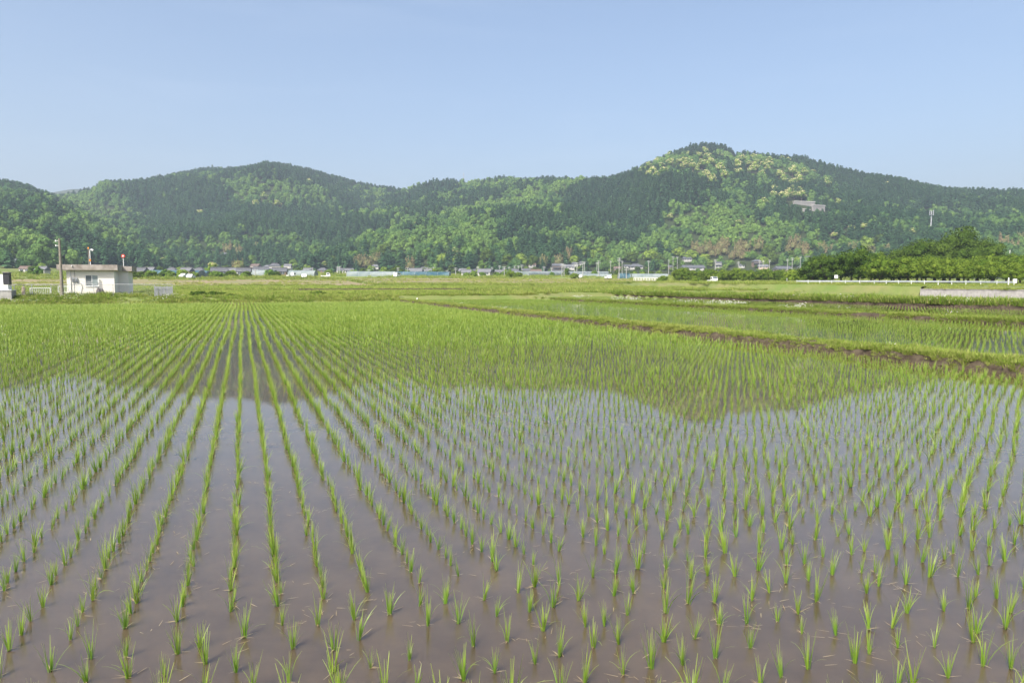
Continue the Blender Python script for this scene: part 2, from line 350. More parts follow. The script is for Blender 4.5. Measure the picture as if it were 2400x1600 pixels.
# ------------------------------------------------------------------ instancing of uncountable plants
def protos(cname, meshes):
    c = bpy.data.collections.new(cname)
    for i, me in enumerate(meshes):
        c.objects.link(bpy.data.objects.new('%s_%02d' % (cname, i), me))
    return c
def scatter(name, label, coll, nvar, P, rot, scl, tint, vi=None):
    n = len(P); me = bpy.data.meshes.new(name); me.vertices.add(n); me.vertices.foreach_set('co', np.asarray(P, np.float32).ravel())
    def att(k, t, arr, prop):
        a = me.attributes.new(k, t, 'POINT'); a.data.foreach_set(prop, arr)
    if vi is None: vi = rng.integers(0, nvar, n)
    att('rot', 'FLOAT_VECTOR', np.asarray(rot, np.float32).ravel(), 'vector')
    att('scl', 'FLOAT_VECTOR', np.asarray(scl, np.float32).ravel(), 'vector')
    att('tint', 'FLOAT', np.clip(tint, 0, 1).astype(np.float32), 'value')
    att('vi', 'INT', np.asarray(vi, np.int32), 'value')
    o = link(bpy.data.objects.new(name, me)); tag(o, label, kind='stuff')
    g = bpy.data.node_groups.new(name+'_nodes', 'GeometryNodeTree')
    g.interface.new_socket('Geometry', in_out='INPUT', socket_type='NodeSocketGeometry')
    g.interface.new_socket('Geometry', in_out='OUTPUT', socket_type='NodeSocketGeometry')
    N = g.nodes; L = g.links
    gi = N.new('NodeGroupInput'); go = N.new('NodeGroupOutput'); ip = N.new('GeometryNodeInstanceOnPoints')
    ci = N.new('GeometryNodeCollectionInfo'); ci.inputs[0].default_value = coll; ci.inputs[1].default_value = True; ci.inputs[2].default_value = True
    def na(k, t):
        a = N.new('GeometryNodeInputNamedAttribute'); a.data_type = t; a.inputs[0].default_value = k; return a.outputs[0]
    e = N.new('FunctionNodeEulerToRotation')
    L.new(gi.outputs[0], ip.inputs['Points']); L.new(ci.outputs[0], ip.inputs['Instance'])
    ip.inputs['Pick Instance'].default_value = True; L.new(na('vi', 'INT'), ip.inputs['Instance Index'])
    L.new(na('rot', 'FLOAT_VECTOR'), e.inputs[0]); L.new(e.outputs[0], ip.inputs['Rotation']); L.new(na('scl', 'FLOAT_VECTOR'), ip.inputs['Scale'])
    L.new(ip.outputs[0], go.inputs[0])
    md = o.modifiers.new('scatter', 'NODES'); md.node_group = g
    return o

# ------------------------------------------------------------------ blades: rice hills, grass tufts
def blade_mesh(name, blades, mats):
    """blades: list of (base xyz, azimuth, lean0, bend, length, width, nseg, mat)"""
    V, Fq, MI, T = [], [], [], []
    for (b, az, lean, bend, ln, wd, ns, mi) in blades:
        p = np.array(b, float); n0 = len(V); a = lean
        side = np.array([-math.sin(az), math.cos(az), 0])
        tw = random.uniform(-.6, .6); side = side*math.cos(tw)+np.array([math.cos(az), math.sin(az), 0])*math.sin(tw)
        for i in range(ns+1):
            t = i/ns; wv = wd*.5*(1-t**1.6)*(.75+.5*math.sin(math.pi*min(t*1.3, 1)))+.0006
            V += [p-side*wv, p+side*wv]; T += [t, t]
            a2 = a+bend*t; p = p+np.array([math.cos(az)*math.sin(a2), math.sin(az)*math.sin(a2), math.cos(a2)])*ln/ns
        for i in range(ns):
            k = n0+2*i; Fq.append((k, k+1, k+3, k+2)); MI.append(mi)
    return np_mesh(name, V, Fq, mats, mi=MI, smooth=False, attrs={'t': ('POINT', T)})
rice_desc = ['rice seedling']*16
def rice(name, seed, lod, mats):
    random.seed(seed); B = []
    n = random.randint(12, 24) if lod == 0 else random.randint(6, 9)
    nb = n; droop = False
    lean_all = random.uniform(0, .10); azl = random.uniform(0, 6.28)
    for i in range(n):
        az = random.uniform(0, 6.28); q = i/n
        lean = random.uniform(.0, .15) if q < .65 else random.uniform(.08, .36)
        bend = random.uniform(.02, .28) if q < .82 else random.uniform(.5, 1.7)
        ln = random.uniform(.12, .225)*(1.15 if q > .7 else 1); rb = random.uniform(0, .014)
        w = random.uniform(.0034, .0054) if lod == 0 else random.uniform(.008, .012)
        if bend > 1.0 and ln > .15: droop = True
        B.append(((rb*math.cos(az)+.02*lean_all*math.cos(azl), rb*math.sin(az), -.015), az, lean+.02, bend, ln, w, 5 if lod == 0 else 3, 0))
    if lod == 0:
        for i in range(random.randint(1, 5)):     # withered lowest leaves lying on the water
            az = random.uniform(0, 6.28)
            B.append(((0, 0, .006), az, random.uniform(1.2, 1.5), random.uniform(0, .12), random.uniform(.04, .1), random.uniform(.005, .009), 3, 1))
    if lod == 0 and seed-100 < 16: rice_desc[seed-100] = ('bushy' if nb > 18 else 'thin')+(' rice seedling with drooping leaf' if droop else ' upright rice seedling')
    return blade_mesh(name, B, mats)
rice_near = [rice('rice_seedling', 100+i, 0, [M_riceo, M_strawo]) for i in range(16)]
rice_mid = [rice('rice_plant', 100+i, 0, [M_rice, M_straw]) for i in range(16)]
rice_far = [rice('rice_plant_far', 200+i, 1, [M_rice, M_straw]) for i in range(10)]
C_rmid = protos('rice_mid', rice_mid); C_rfar = protos('rice_far', rice_far)
def in_view(x, y, z=0, mx=700, my=1500):
    px, py = proj(x, y, z); return (y > 1) & (px > -mx) & (px < 2400+mx) & (py < 1600+my)
def lattice(u0, u1, v0, v1, rs, hs, u_end=None, jit=.014, wob=.05):
    nv = int((v1-v0)/rs); us = np.arange(u0, u1, hs); VI = np.arange(nv)
    U, VV = np.meshgrid(us, VI)
    passn = VV//6                                        # the planter sets six rows at a time
    w = (vnoise(U/9.0, passn*7.3+2)-.5)*wob*2.2+(vnoise(U/2.3, passn*3.1+40)-.5)*wob*.6
    V = v0+VV*rs+w+(vnoise(passn*1.7, passn*0+3)-.5)*.05
    U = U+(vnoise(passn*5.1, U/20)-.5)*.12+rng.normal(0, jit, U.shape); V = V+rng.normal(0, jit*.75, U.shape)
    return U.ravel(), V.ravel()
def plants(field, U, V, keep=.965, far=22):
    X, Y = uv2xy(U, V); k = in_view(X, Y)&(rng.random(len(X)) < keep)
    return X[k], Y[k]
def rsc(n, x, y, base=1.0, gain=0):
    s = base*rng.uniform(.62, 1.22, n)*(1+.22*(fbm(x/3, y/3, 2)-.5)*2)
    return np.stack([s*rng.uniform(.7, 1.05, n), s*rng.uniform(.7, 1.05, n), s*rng.uniform(.85, 1.1, n)], -1)
def rrot(n, tilt=.07): return np.stack([rng.normal(0, tilt, n), rng.normal(0, tilt, n), rng.uniform(0, 6.28, n)], -1)
# main paddy: rows run away; the two ends are planted across
U, V = lattice(4.75, 78.3, -47.5, 16.6, .30, .186); X1, Y1 = plants(0, U, V)
Uh, Vh = np.meshgrid(np.arange(4.42, 1.9, -.31), np.arange(-12, 16.5, .21)); Uh = Uh.ravel()+rng.normal(0, .035, Uh.size); Vh = Vh.ravel()+rng.normal(0, .03, Vh.size)
X2, Y2 = plants(0, Uh, Vh, .96)
X = np.concatenate([X1, X2]); Y = np.concatenate([Y1, Y2])
k = xy2uv(X, Y)[1] < 16.75; X, Y = X[k], Y[k]
d = np.hypot(X, Y); px, py = proj(X, Y, .1)
order = np.argsort(np.where((px > 5) & (px < 2395) & (py < 1590), d, 1e9))[:290]
sel = np.zeros(len(X), bool); sel[order] = True
for i in order:
    j = random.randrange(16); o = link(bpy.data.objects.new('rice_seedling', rice_near[j]))
    o.location = (X[i], Y[i], 0); s = random.uniform(.72, 1.16)
    o.scale = (s*random.uniform(.7, 1.0), s*random.uniform(.7, 1.0), s*random.uniform(.85, 1.1))
    o.rotation_euler = (random.gauss(0, .07), random.gauss(0, .07), random.uniform(0, 6.28))
    col = ['far left', 'left', 'left of the middle', 'right of the middle', 'right', 'far right'][min(5, int(px[i]/400))]
    dep = 'at the bottom edge' if py[i] > 1500 else ('a little further out' if py[i] > 1400 else ('in the third strip out' if py[i] > 1310 else 'farthest from the bottom edge'))
    lb = ('short ' if s < .93 else 'tall ')+rice_desc[j]+' '+dep+', '+col; gr = 'rice seedlings '+col+' '+dep
    tag(o, lb, 'seedling', gr)
m = (~sel) & (d < 24); n = m.sum()
scatter('rice_plants', 'rows of young rice standing in the middle of the near paddy', C_rmid, 16, np.stack([X[m], Y[m], X[m]*0], -1), rrot(n), rsc(n, X[m], Y[m], 1.03), .5*rng.random(n)+.5*fbm(X[m]/4, Y[m]/4))
m = (~sel) & (d >= 24); n = m.sum(); print('far rice', n)
s = rsc(n, X[m], Y[m], 1.02)*(1+np.clip((d[m]-24)/60, 0, 1)*.4)[:, None]*np.array([[1.45, 1.45, 1.0]])
scatter('rice_plants', 'bright green rice covering the far half of the near paddy', C_rfar, 10, np.stack([X[m], Y[m], X[m]*0], -1), rrot(n), s, .3+.4*rng.random(n)+.5*(fbm(X[m]/9, Y[m]/9)-.4))
# other paddies
for fi, (rs, hs, lb, bs) in {1: (.31, .21, 'thin rice rows in the paddy beyond the first mud ridge', .76), 2: (.36, .30, 'pale sparse rice between the second ridge and the flowery bank', .62), 3: (.42, .36, 'even green rice in the paddy before the concrete wall', .85)}.items():
    u0, u1, v0, v1, zl = FIELDS[fi]
    U, V = lattice(u0+.6, u1-.8, v0+.5, v1-.4, rs, hs); X, Y = plants(fi, U, V); n = len(X); print('field', fi, n)
    scatter('rice_plants', lb, C_rfar, 10, np.stack([X, Y, X*0+zl], -1), rrot(n), rsc(n, X, Y, bs), .3+.4*rng.random(n)+.5*(fbm(X/9, Y/9)-.4))

# bits of straw floating on the near water
def straw_mesh(name, seed):
    random.seed(seed); return blade_mesh(name, [((random.uniform(-.05, .05), random.uniform(-.05, .05), .004), random.uniform(0, 6.28), 1.55, random.uniform(-.05, .05), random.uniform(.02, .08), random.uniform(.002, .006), 2, 0) for _ in range(random.randint(1, 3))], [M_straw])
C_str = protos('floating_straw', [straw_mesh('floating_straw', 700+i) for i in range(6)])
U = rng.uniform(1.6, 16, 4200); V = rng.uniform(-9, 14, 4200); k = fbm(U/1.2, V/1.2, 3) > .47; U, V = U[k], V[k]; X, Y = uv2xy(U, V); n = len(X)
scatter('floating_straw', 'tiny bits of straw floating on the nearest water', C_str, 6, np.stack([X, Y, X*0+.002], -1), rrot(n, 0), np.full((n, 3), 1.0), rng.random(n))
# grass
def tuft(name, seed, n, hgt, spread, wd, mats, flowers=0):
    random.seed(seed); B = []
    for i in range(n):
        az = random.uniform(0, 6.28); rb = spread*math.sqrt(random.random())
        B.append(((rb*math.cos(az), rb*math.sin(az), -.02), az+random.uniform(-1, 1), random.uniform(.05, .7), random.uniform(.1, 1.3), hgt*random.uniform(.4, 1.1), wd*random.uniform(.7, 1.3), 3, 0))
    me = blade_mesh(name, B, mats)
    return me
C_gr = protos('grass_tuft', [tuft('grass_tuft', 300+i, 34, .2, .12, .009, [M_grass]) for i in range(6)])
C_gl = protos('weed_tuft', [tuft('weed_tuft', 320+i, 46, .45, .3, .035, [M_grass]) for i in range(6)])
def fl_mesh(name, seed, n, spread, hgt, r):
    random.seed(seed); mb = MB()
    for i in range(n):
        a = random.uniform(0, 6.28); q = spread*math.sqrt(random.random()); x, y, z = q*math.cos(a), q*math.sin(a), hgt*random.uniform(.7, 1.1)
        mb.add([(x-r, y, z), (x, y-r, z), (x+r, y, z), (x, y+r, z), (x, y, z+r*.9), (x, y, z-r*.5)], [(0,1,4),(1,2,4),(2,3,4),(3,0,4),(1,0,5),(2,1,5),(3,2,5),(0,3,5)])
    return mb.mesh(name, M_petal)
C_fl = protos('flower_heads', [fl_mesh('flower_heads', 340+i, 7, .35, .28, .024) for i in range(4)])
C_fl2 = protos('flower_heads_far', [fl_mesh('flower_heads_far', 350+i, 8, .8, .5, .05) for i in range(4)])
def scat_uv(name, label, coll, nv, u0, u1, v0, v1, dens, sc0, tint0, zf=None, clump=None, tvar=.4, sz=.5, maskf=None):
    n = int((u1-u0)*(v1-v0)*dens); U = rng.uniform(u0, u1, n); V = rng.uniform(v0, v1, n); X, Y = uv2xy(U, V)
    k = in_view(X, Y)
    if clump: k &= fbm(X/clump[0]+3, Y/clump[0]+8, 3) > clump[1]*rng.uniform(.85, 1.15, n)
    if maskf is not None: k &= maskf(U, V)
    X, Y = X[k], Y[k]; U = U[k]; V = V[k]; n = len(X); print(name, n)
    Z = zf(U, V, X, Y) if zf else H(X, Y)
    s = sc0*rng.uniform(1-sz, 1+sz, n)*(.7+.6*fbm(X/2.5, Y/2.5, 2))
    return scatter(name, label, coll, nv, np.stack([X, Y, Z], -1), rrot(n, .1), np.stack([s, s, s*rng.uniform(.7, 1.2, n)], -1), tint0+tvar*(rng.random(n)-.5)+.9*(fbm(X/6, Y/6, 3)-.5))
scat_uv('grass', 'short grass along the top of the near mud ridge', C_gl, 6, .5, 81, 17.0, 18.5, 120, .30, .40, lambda U, V, X, Y: ridge_z(U, V, X, Y, 17.65, .85, .25), clump=(1.1, .26))
scat_uv('grass', 'sparse weeds on the muddy side of the near ridge', C_gl, 6, .5, 81, 16.8, 17.25, 70, .25, .6, lambda U, V, X, Y: ridge_z(U, V, X, Y, 17.65, .85, .25), clump=(1.5, .40))
scat_uv('grass', 'bright grass lining the second mud ridge', C_gl, 6, .5, 92, 36.5, 38.0, 90, .42, .15, lambda U, V, X, Y: ridge_z(U, V, X, Y, 37.2, .7, .25), clump=(1.5, .33))
scat_uv('grass', 'thick green weeds on the broad flowery bank', C_gl, 6, 20, 104, 55.0, 58.7, 20, 1.25, .0, lambda U, V, X, Y: X*0+.42)
scat_uv('flowers', 'white flowers dotted along the broad green bank', C_fl2, 4, 20, 104, 55.2, 58.4, 1.6, .55, .5, lambda U, V, X, Y: X*0+.5, clump=(4, .58))
scat_uv('flowers', 'small white flowers on the near mud ridge', C_fl, 4, 10, 60, 17.4, 18.3, 5, .6, .5, lambda U, V, X, Y: X*0+.2, clump=(2.2, .70))
scat_uv('flowers', 'white clover heads on the second ridge', C_fl, 4, 20, 80, 36.9, 38.2, 4, 1.0, .5, lambda U, V, X, Y: X*0+.30, clump=(3, .60))
edge = lambda U, V: (U > np.select([V < 17.3, V < 37.3, V < 57], [80.2, 88.2, 99.2], 112.2))
scat_uv('grass', 'rough weeds on the bank at the far end of the paddy', C_gl, 6, 80, 96, -62, 96, 7.5, .85, .35, clump=(3, .30), maskf=edge, zf=zbank, tvar=.9)
scat_uv('grass', 'straw coloured grass fringe at the foot of the far bank', C_gl, 6, 80, 81.6, -62, 17, 9, .5, .95, clump=(4, .45), tvar=.2, zf=zbank)
scat_uv('flowers', 'white flowers in the weeds before the pump house', C_fl2, 4, 80.5, 86, -24, -4, 1.6, .5, .5, clump=(3, .58), zf=lambda U, V, X, Y: zbank(U, V, X, Y)+.15)
scat_uv('grass', 'rough green meadow behind the far bank', C_gl, 6, 96, 190, -120, 130, 1.6, 1.25, .4, clump=(14, .36), maskf=lambda U, V: edge(U, V) & ~((U > 172) & (V < 30)) & ~((U > 99) & (U < 126) & (V > -30) & (V < 37)) & ~((U > 141) & (U < 168)))
scat_uv('grass', 'distant patchy weeds on the valley floor', C_gl, 6, 190, 430, -260, 330, .16, 2.0, .4, clump=(22, .42), sz=.6, maskf=lambda U, V: ~((U < 236) & (V < 30)) & ~((U < 262) & (V > 34) & (V < 150)))

# far fields, thin sheets over the valley floor
def field(name, u0, u1, v0, v1, m, lab, dz=.06):
    return tag(uv_sheet(name, u0, u1, v0, v1, 4, m, lambda U, V, X, Y: H(X, Y)+dz), lab)
M_ricefield = mat('rice_green_field', (.20, .29, .05), .9, .1, noise=(.3, (.15, .23, .04), .7, 6))
field('field', 99, 126, -30, 36, M_ricefield, 'bright yellow green rice field behind the far bank')
field('field', 141, 168, -60, 60, M_ricefield, 'second narrow green rice field further back', .05)
field('field', 172, 232, -130, 30, M_dry, 'brownish fallow field before the greenhouses')
field('field', 190, 262, 34, 150, M_dry, 'wide brownish fallow field in the middle distance')
field('field', 128, 186, 70, 180, M_grassy, 'long green field before the guardrail')
field('field', 268, 330, 10, 240, M_grassy, 'green meadow before the village')
for (u0, u1, v0, v1, ds, lb) in [(99, 126, -30, 36.5, 5, 'yellow green rice in the field behind the far bank'), (141, 168, -60, 60, 2.2, 'low rice in the second far field')]:
    scat_uv('rice_plants', lb, C_gl, 6, u0, u1, v0, v1, ds, .62, .45, tvar=.15, sz=.2)

scat_uv('grass', 'short grass of the long green field before the guardrail', C_gl, 6, 100, 186, 60, 180, 1.3, .7, .5, tvar=.3, clump=(9, .38))
for (a_, b_, c_, d_, lb) in [(172, 232, -130, 30, 'dry weeds scattered over the left fallow field'), (190, 262, 34, 150, 'dry weeds scattered over the middle fallow field')]:
    scat_uv('grass', lb, C_gl, 6, a_, b_, c_, d_, .5, 1.0, .9, tvar=.5, clump=(12, .50))
# ------------------------------------------------------------------ trees
def leaf_cloud(centers, radii, n, size, up=.25, squash=1.0, outw=.75):
    """n leaf quads over a set of lobes (unit: metres)"""
    c = np.array(centers); r = np.array(radii); w = r[:, 0]*r[:, 2]; w = w/w.sum()
    k = rng.choice(len(c), n, p=w); dirs = rng.normal(size=(n, 3)); dirs[:, 2] = dirs[:, 2]+up; dirs /= np.linalg.norm(dirs, axis=1)[:, None]
    P = c[k]+dirs*r[k]*rng.uniform(.78, 1.08, n)[:, None]
    nrm = dirs*outw+rng.normal(0, .5, (n, 3)); nrm /= np.linalg.norm(nrm, axis=1)[:, None]
    a = np.cross(nrm, rng.normal(size=(n, 3))); a /= np.linalg.norm(a, axis=1)[:, None]; b = np.cross(nrm, a)
    s = size*rng.uniform(.6, 1.35, n)[:, None]
    V = np.stack([P-a*s*.5, P-b*s*.32, P+a*s*.5, P+b*s*.32], 1).reshape(-1, 3)
    return V, np.arange(4*n).reshape(n, 4), dirs[:, 2], k
def ico(c, r, sub=1):
    import bmesh
    bm = bmesh.new(); bmesh.ops.create_icosphere(bm, subdivisions=sub, radius=1)
    V = np.array([v.co[:] for v in bm.verts]); Ft = np.array([[v.index for v in f.verts] for f in bm.faces]); bm.free()
    return V*np.array(r)+np.array(c), Ft
def lobes(seed, nl, rad, h, z0, kind='dome'):
    r_ = np.random.default_rng(seed); c, q = [], []
    for i in range(nl):
        a = 6.28*i/nl*2.4+r_.uniform(0, .8); t = (i+.5)/nl; rr = rad*.62*math.sqrt(1-t*.92)*r_.uniform(.75, 1.15)
        z = z0+h*(.25+.6*t)*r_.uniform(.9, 1.1); s = rad*r_.uniform(.34, .5)
        c.append((rr*math.cos(a), rr*math.sin(a), z)); q.append((s, s, s*r_.uniform(.7, .95)))
    c.append((0, 0, z0+h*.42)); q.append((rad*.62, rad*.62, h*.36))
    return c, q
def tri_mesh(name, Vq, Fq, cores, mats, mi):
    """quads split into triangles, plus icosphere cores (last material)"""
    F3 = np.concatenate([Fq[:, [0, 1, 2]], Fq[:, [0, 2, 3]]]); MI = np.concatenate([mi, mi]); V = Vq; off = len(Vq)
    for (Vc, Fc, m) in cores:
        V = np.concatenate([V, Vc]); F3 = np.concatenate([F3, Fc+off]); MI = np.concatenate([MI, np.full(len(Fc), m)]); off += len(Vc)
    return np_mesh(name, V, F3, mats, mi=MI)
def far_broad(seed, mats, n=460, rad=1.0, hgt=1.5, leaf=.17, blossom=False, core=True):
    c, q = lobes(seed, 8, rad, hgt, 0)
    V, Fq, up, k = leaf_cloud(c, q, n, leaf, .35, outw=1.3)
    r_ = np.random.default_rng(seed+5); pick = r_.random(len(c)) < .85
    mi = np.where((up > -.15) & pick[k] & (rng.random(n) < .9), 1, 0) if blossom else np.zeros(n, int)
    cores = []
    if core:
        for cc, qq in zip(c, q):
            cores.append((*ico(cc, np.array(qq)*.80, 1), 0))
    return tri_mesh('crown', V, Fq, cores, mats, mi)
def far_conif(seed, mats, n=170):
    r_ = np.random.default_rng(seed)
    t = r_.random(n)**.75; ang = r_.uniform(0, 6.28, n); rad = (.24*(1-t)**.8+.02)*r_.uniform(.6, 1.1, n)
    P = np.stack([rad*np.cos(ang), rad*np.sin(ang), .15+t*.83], -1)
    out = np.stack([np.cos(ang), np.sin(ang), np.full(n, -.35)], -1); side = np.stack([-np.sin(ang), np.cos(ang), r_.uniform(-.3, .3, n)], -1)
    s = (.05+.09*(1-t))[:, None]*r_.uniform(.7, 1.3, (n, 1))
    V = np.stack([P-side*s*.6, P-out*s*.5, P+side*s*.6, P+out*s*1.1], 1).reshape(-1, 3); Fq = np.arange(4*n).reshape(n, 4)
    mb = MB().tube((0, 0, .1), (0, 0, .95), .16, .005, 7)
    Vc = np.array(mb.v); Fc = np.array([f[:3] for f in mb.f]+[(f[0], f[2], f[3]) for f in mb.f if len(f) == 4])
    return tri_mesh('crown', V, Fq, [(Vc, Fc, 0)], mats, np.zeros(n, int))
C_con = protos('conifer', [far_conif(400+i, [M_conif]) for i in range(5)])
C_bro = protos('broadleaf', [far_broad(420+i, [M_broad]) for i in range(7)])

# forest over the hills
CLEAR = []          # (x, y, radius) kept free of trees
def build_forest():
    n = 150000
    az = rng.uniform(R(-47), R(47), n); r = np.sqrt(rng.uniform(430**2, 1700**2, n)); x = r*np.sin(az); y = r*np.cos(az)
    # jittered grid instead of pure random: keep one per cell
    cell = 5.7; ix = np.floor(x/cell).astype(int); iy = np.floor(y/cell).astype(int); key = ix*100003+iy; _, first = np.unique(key, return_index=True)
    x = (ix[first]+rng.uniform(.15, .85, len(first)))*cell; y = (iy[first]+rng.uniform(.15, .85, len(first)))*cell
    r = np.hypot(x, y); az = np.arctan2(x, y); z = H(x, y)
    on = np.zeros(len(x), bool); back = np.ones(len(x), bool)
    for i, (A, RR, Z_, FF) in enumerate(HILLS):
        cr = np.interp(az, A, RR); cf = np.interp(az, A, FF); ins = (az > A[0]) & (az < A[-1])
        start = cf+6
        on |= ins & (r > start) & (r < cr+60) & (z > 9)
    px, py = proj(x, y, z)
    on &= (py < np.where(px < 330, 628, 636))
    # drop trees hidden far behind the crests
    for (cx, cy, cr_) in CLEAR: on &= np.hypot(x-cx, y-cy) > cr_
    x, y, z, r, az, px, py = [a[on] for a in (x, y, z, r, az, px, py)]
    # hidden-by-terrain test: coarse march
    vis = np.ones(len(x), bool); zt = z+12
    for f in np.linspace(.35, .97, 22):
        vis &= H(x*f, y*f)+4 < CH+(zt-CH)*f
    x, y, z, r, az, px, py = [a[vis] for a in (x, y, z, r, az, px, py)]
    n = len(x)
    # species patches: conifer plantations and lighter broadleaf belts
    s = fbm(x/110+3, y/110+1, 4)+.22*(rng.random(n)-.5)+.32*(fbm(x/38, y/38, 2)-.5)
    def blob(cx, cy, sx, sy, w):
        return w*np.exp(-((px-cx)/sx)**2-((py-cy)/sy)**2)
    b = s-.50+.10*(px < 330)
    b = b+blob(620, 470, 80, 45, .38)+blob(760, 470, 60, 40, .22)+blob(1240, 450, 100, 25, .12)+blob(900, 560, 220, 38, .28)+blob(1170, 500, 180, 60, .16)+blob(1110, 590, 60, 40, .25)
    b = b+blob(1620, 395, 170, 40, .12)+blob(1830, 430, 150, 50, .12)+blob(2000, 560, 260, 35, .22)+blob(700, 590, 90, 30, .2)+blob(230, 560, 120, 60, .12)+blob(60, 500, 150, 60, .1)
    b = b-.03-blob(500, 520, 240, 60, .2)-blob(720, 530, 90, 30, .15)-blob(420, 430, 100, 30, .1)-blob(1500, 480, 130, 60, .18)-blob(2150, 450, 250, 50, .22)-blob(1350, 540, 150, 30, .12)-blob(1690, 345, 60, 14, .5)
    broad = b > 0
    h = np.where(broad, rng.uniform(8, 14, n), rng.uniform(11, 17, n)); h[(py < 372) & (abs(px-1675) < 55)] *= 1.25
    tint = np.clip(.28+1.2*b+.55*(rng.random(n)-.5)+1.0*(fbm(x/26, y/26, 2)-.5), 0, 1)
    m = broad & (rng.random(n) < .62); k = m.sum(); print('broad', k)
    rad = (3.2+4.8*rng.random(k)**1.6)*(1-.22*np.clip((r[m]-600)/900, 0, 1))
    scatter('broadleaf_forest', 'light and mid green broadleaf woods covering the hills', C_bro, 7, np.stack([x[m], y[m], z[m]-1.5], -1), rrot(k, .05), np.stack([rad, rad*rng.uniform(.85, 1.15, k), rad*rng.uniform(.95, 1.4, k)], -1), tint[m])
    m = ~broad; k = m.sum(); print('conif', k)
    w_ = h[m]*rng.uniform(.8, 1.15, k)
    scatter('conifer_forest', 'dark green conifer plantations on the hills', C_con, 5, np.stack([x[m], y[m], z[m]-1.5], -1), rrot(k, .03), np.stack([w_*1.15, w_*1.15, h[m]], -1), rng.random(k)*.8+.6*(fbm(x[m]/60, y[m]/60)-.3))

# single far trees
def where(px):
    for lim, w_ in ((120, 'left of the pump house'), (300, 'behind the pump house'), (470, 'above the blue netted greenhouse'), (580, 'above the long dark tiled farmhouse'), (700, 'around the left house cluster'), (840, 'above the white greenhouse'), (960, 'near the central brown bamboo'), (1080, 'above the blue topped greenhouse'), (1200, 'at the middle spur'), (1300, 'by the big dark hip roof'), (1400, 'above the stepped farmhouse'), (1500, 'by the tall centre pole'), (1600, 'left of the long white storehouse'), (1720, 'above the long white storehouse'), (1840, 'above the orchard hedge'), (9999, 'above the dark roadside trees')):
        if px < lim: return w_
def far_tree_set(nm, crowns, trunk_h):
    return [(c, trunk_h) for c in crowns]
trunk_me = MB().tube((0, 0, -.6), (0, 0, .7), .09, .05, 6).mesh('trunk', M_bark)
def far_tree(name, label, cat, group, crowns, p, rad, hs, rz=None):
    t = thing(name, label, cat, p, random.uniform(0, 6.28), group)
    t.scale = (rad, rad, rad*hs)
    for nm, me in (('crown', random.choice(crowns)), ('trunk', trunk_me)):
        o = link(bpy.data.objects.new(nm, me)); o.parent = t
    return t
CR_yel = [far_broad(450+i, [M_broado, M_yello], 380, blossom=True) for i in range(4)]
CR_bro = [far_broad(460+i, [M_broado], 520, leaf=.17) for i in range(5)]
CR_dk = [far_broad(470+i, [M_darko], 520, leaf=.17) for i in range(3)]
def bamboo_crown(seed):
    r_ = np.random.default_rng(seed); c = []; q = []
    for i in range(16):
        a = r_.uniform(0, 6.28); rr = .75*math.sqrt(r_.random()); hh = r_.uniform(.9, 1.6)
        c.append((rr*math.cos(a), rr*math.sin(a), hh*.62)); q.append((.17, .17, hh*.5))
    V, Fq, up, k = leaf_cloud(c, q, 520, .17, .1)
    return tri_mesh('crown', V, Fq, [(*ico((0, 0, .55), (.62, .62, .5), 1), 0)], [M_bamb], np.zeros(520, int))
CR_bam = [bamboo_crown(480+i) for i in range(4)]
def rows_blob(cx, cy, sx, sy, n): return [(random.gauss(cx, sx), random.gauss(cy, sy)) for _ in range(n)]
random.seed(11)
def yw(px, py): return 'on the left shoulder' if px < 1540 else (('just below the summit' if py < 385 else 'on the slope below the summit') if px < 1710 else ('right of the summit notch' if py < 405 else ('above the concrete terraces' if py < 450 else 'beside the concrete terraces')))
YEL = rows_blob(1610, 385, 50, 17, 24)+rows_blob(1500, 412, 30, 8, 7)+rows_blob(1650, 420, 30, 8, 6)+rows_blob(1760, 385, 40, 14, 16)+rows_blob(1850, 425, 35, 18, 16)+rows_blob(1825, 465, 25, 10, 7)
g1 = 'pale flowering trees on the high right mountain'
for (px, py) in YEL:
    p = hit(px, max(py+5, 362)); p.z += 3; CLEAR.append((p.x, p.y, 6)); CLEAR.append((p.x*.994, p.y*.994, 7)); far_tree('flowering_tree', 'pale yellow flowering tree on the right mountain, '+yw(px, py), 'tree', 'pale flowering trees '+yw(px, py), CR_yel, p, random.uniform(5.5, 9), random.uniform(.7, .95))
for (px, py, lb) in [(1965, 478, 'cream flowering tree right of the concrete terraces on the mountain'), (1730, 525, 'single cream flowering tree low on the right mountain'), (2100, 508, 'yellow topped tree above the village near the small hillside poles'), (1995, 540, 'cream topped tree above the right village edge'), (2025, 536, 'second cream topped tree above the right village edge'), (2135, 548, 'cream topped tree left of the green grove'), (1955, 555, 'large cream topped tree on the lower right slope'), (1570, 513, 'small cream tree alone amid dark conifers'), (1870, 365, 'pale tree just below the right mountain skyline'), (2080, 435, 'pale tree high on the far right ridge'), (275, 572, 'small yellow tree above the pump house roof'), (380, 615, 'yellow green tree right of the pump house'), (620, 462, 'yellow tree high on the left hill'), (650, 480, 'lower yellow tree on the left hill'), (600, 480, 'pale tree beside the yellow ones on the left hill'), (470, 503, 'pale tree among dark conifers on the left hill'), (725, 430, 'pale tree near the crest of the left hill'), (555, 583, 'yellow tree above the houses on the slope'), (500, 640, 'yellow tree among the village houses'), (1065, 595, 'yellow edged tree on the middle spur foot'), (975, 533, 'pale tree on the middle spur'), (760, 625, 'small yellow tree by a village roof')]:
    p = hit(px, py+6); p.z += 2; CLEAR.append((p.x, p.y, 6)); CLEAR.append((p.x*.994, p.y*.994, 8)); far_tree('flowering_tree', lb, 'tree', None, CR_yel, p, max(3.0, p.y*random.uniform(.0058, .0075)), .8)
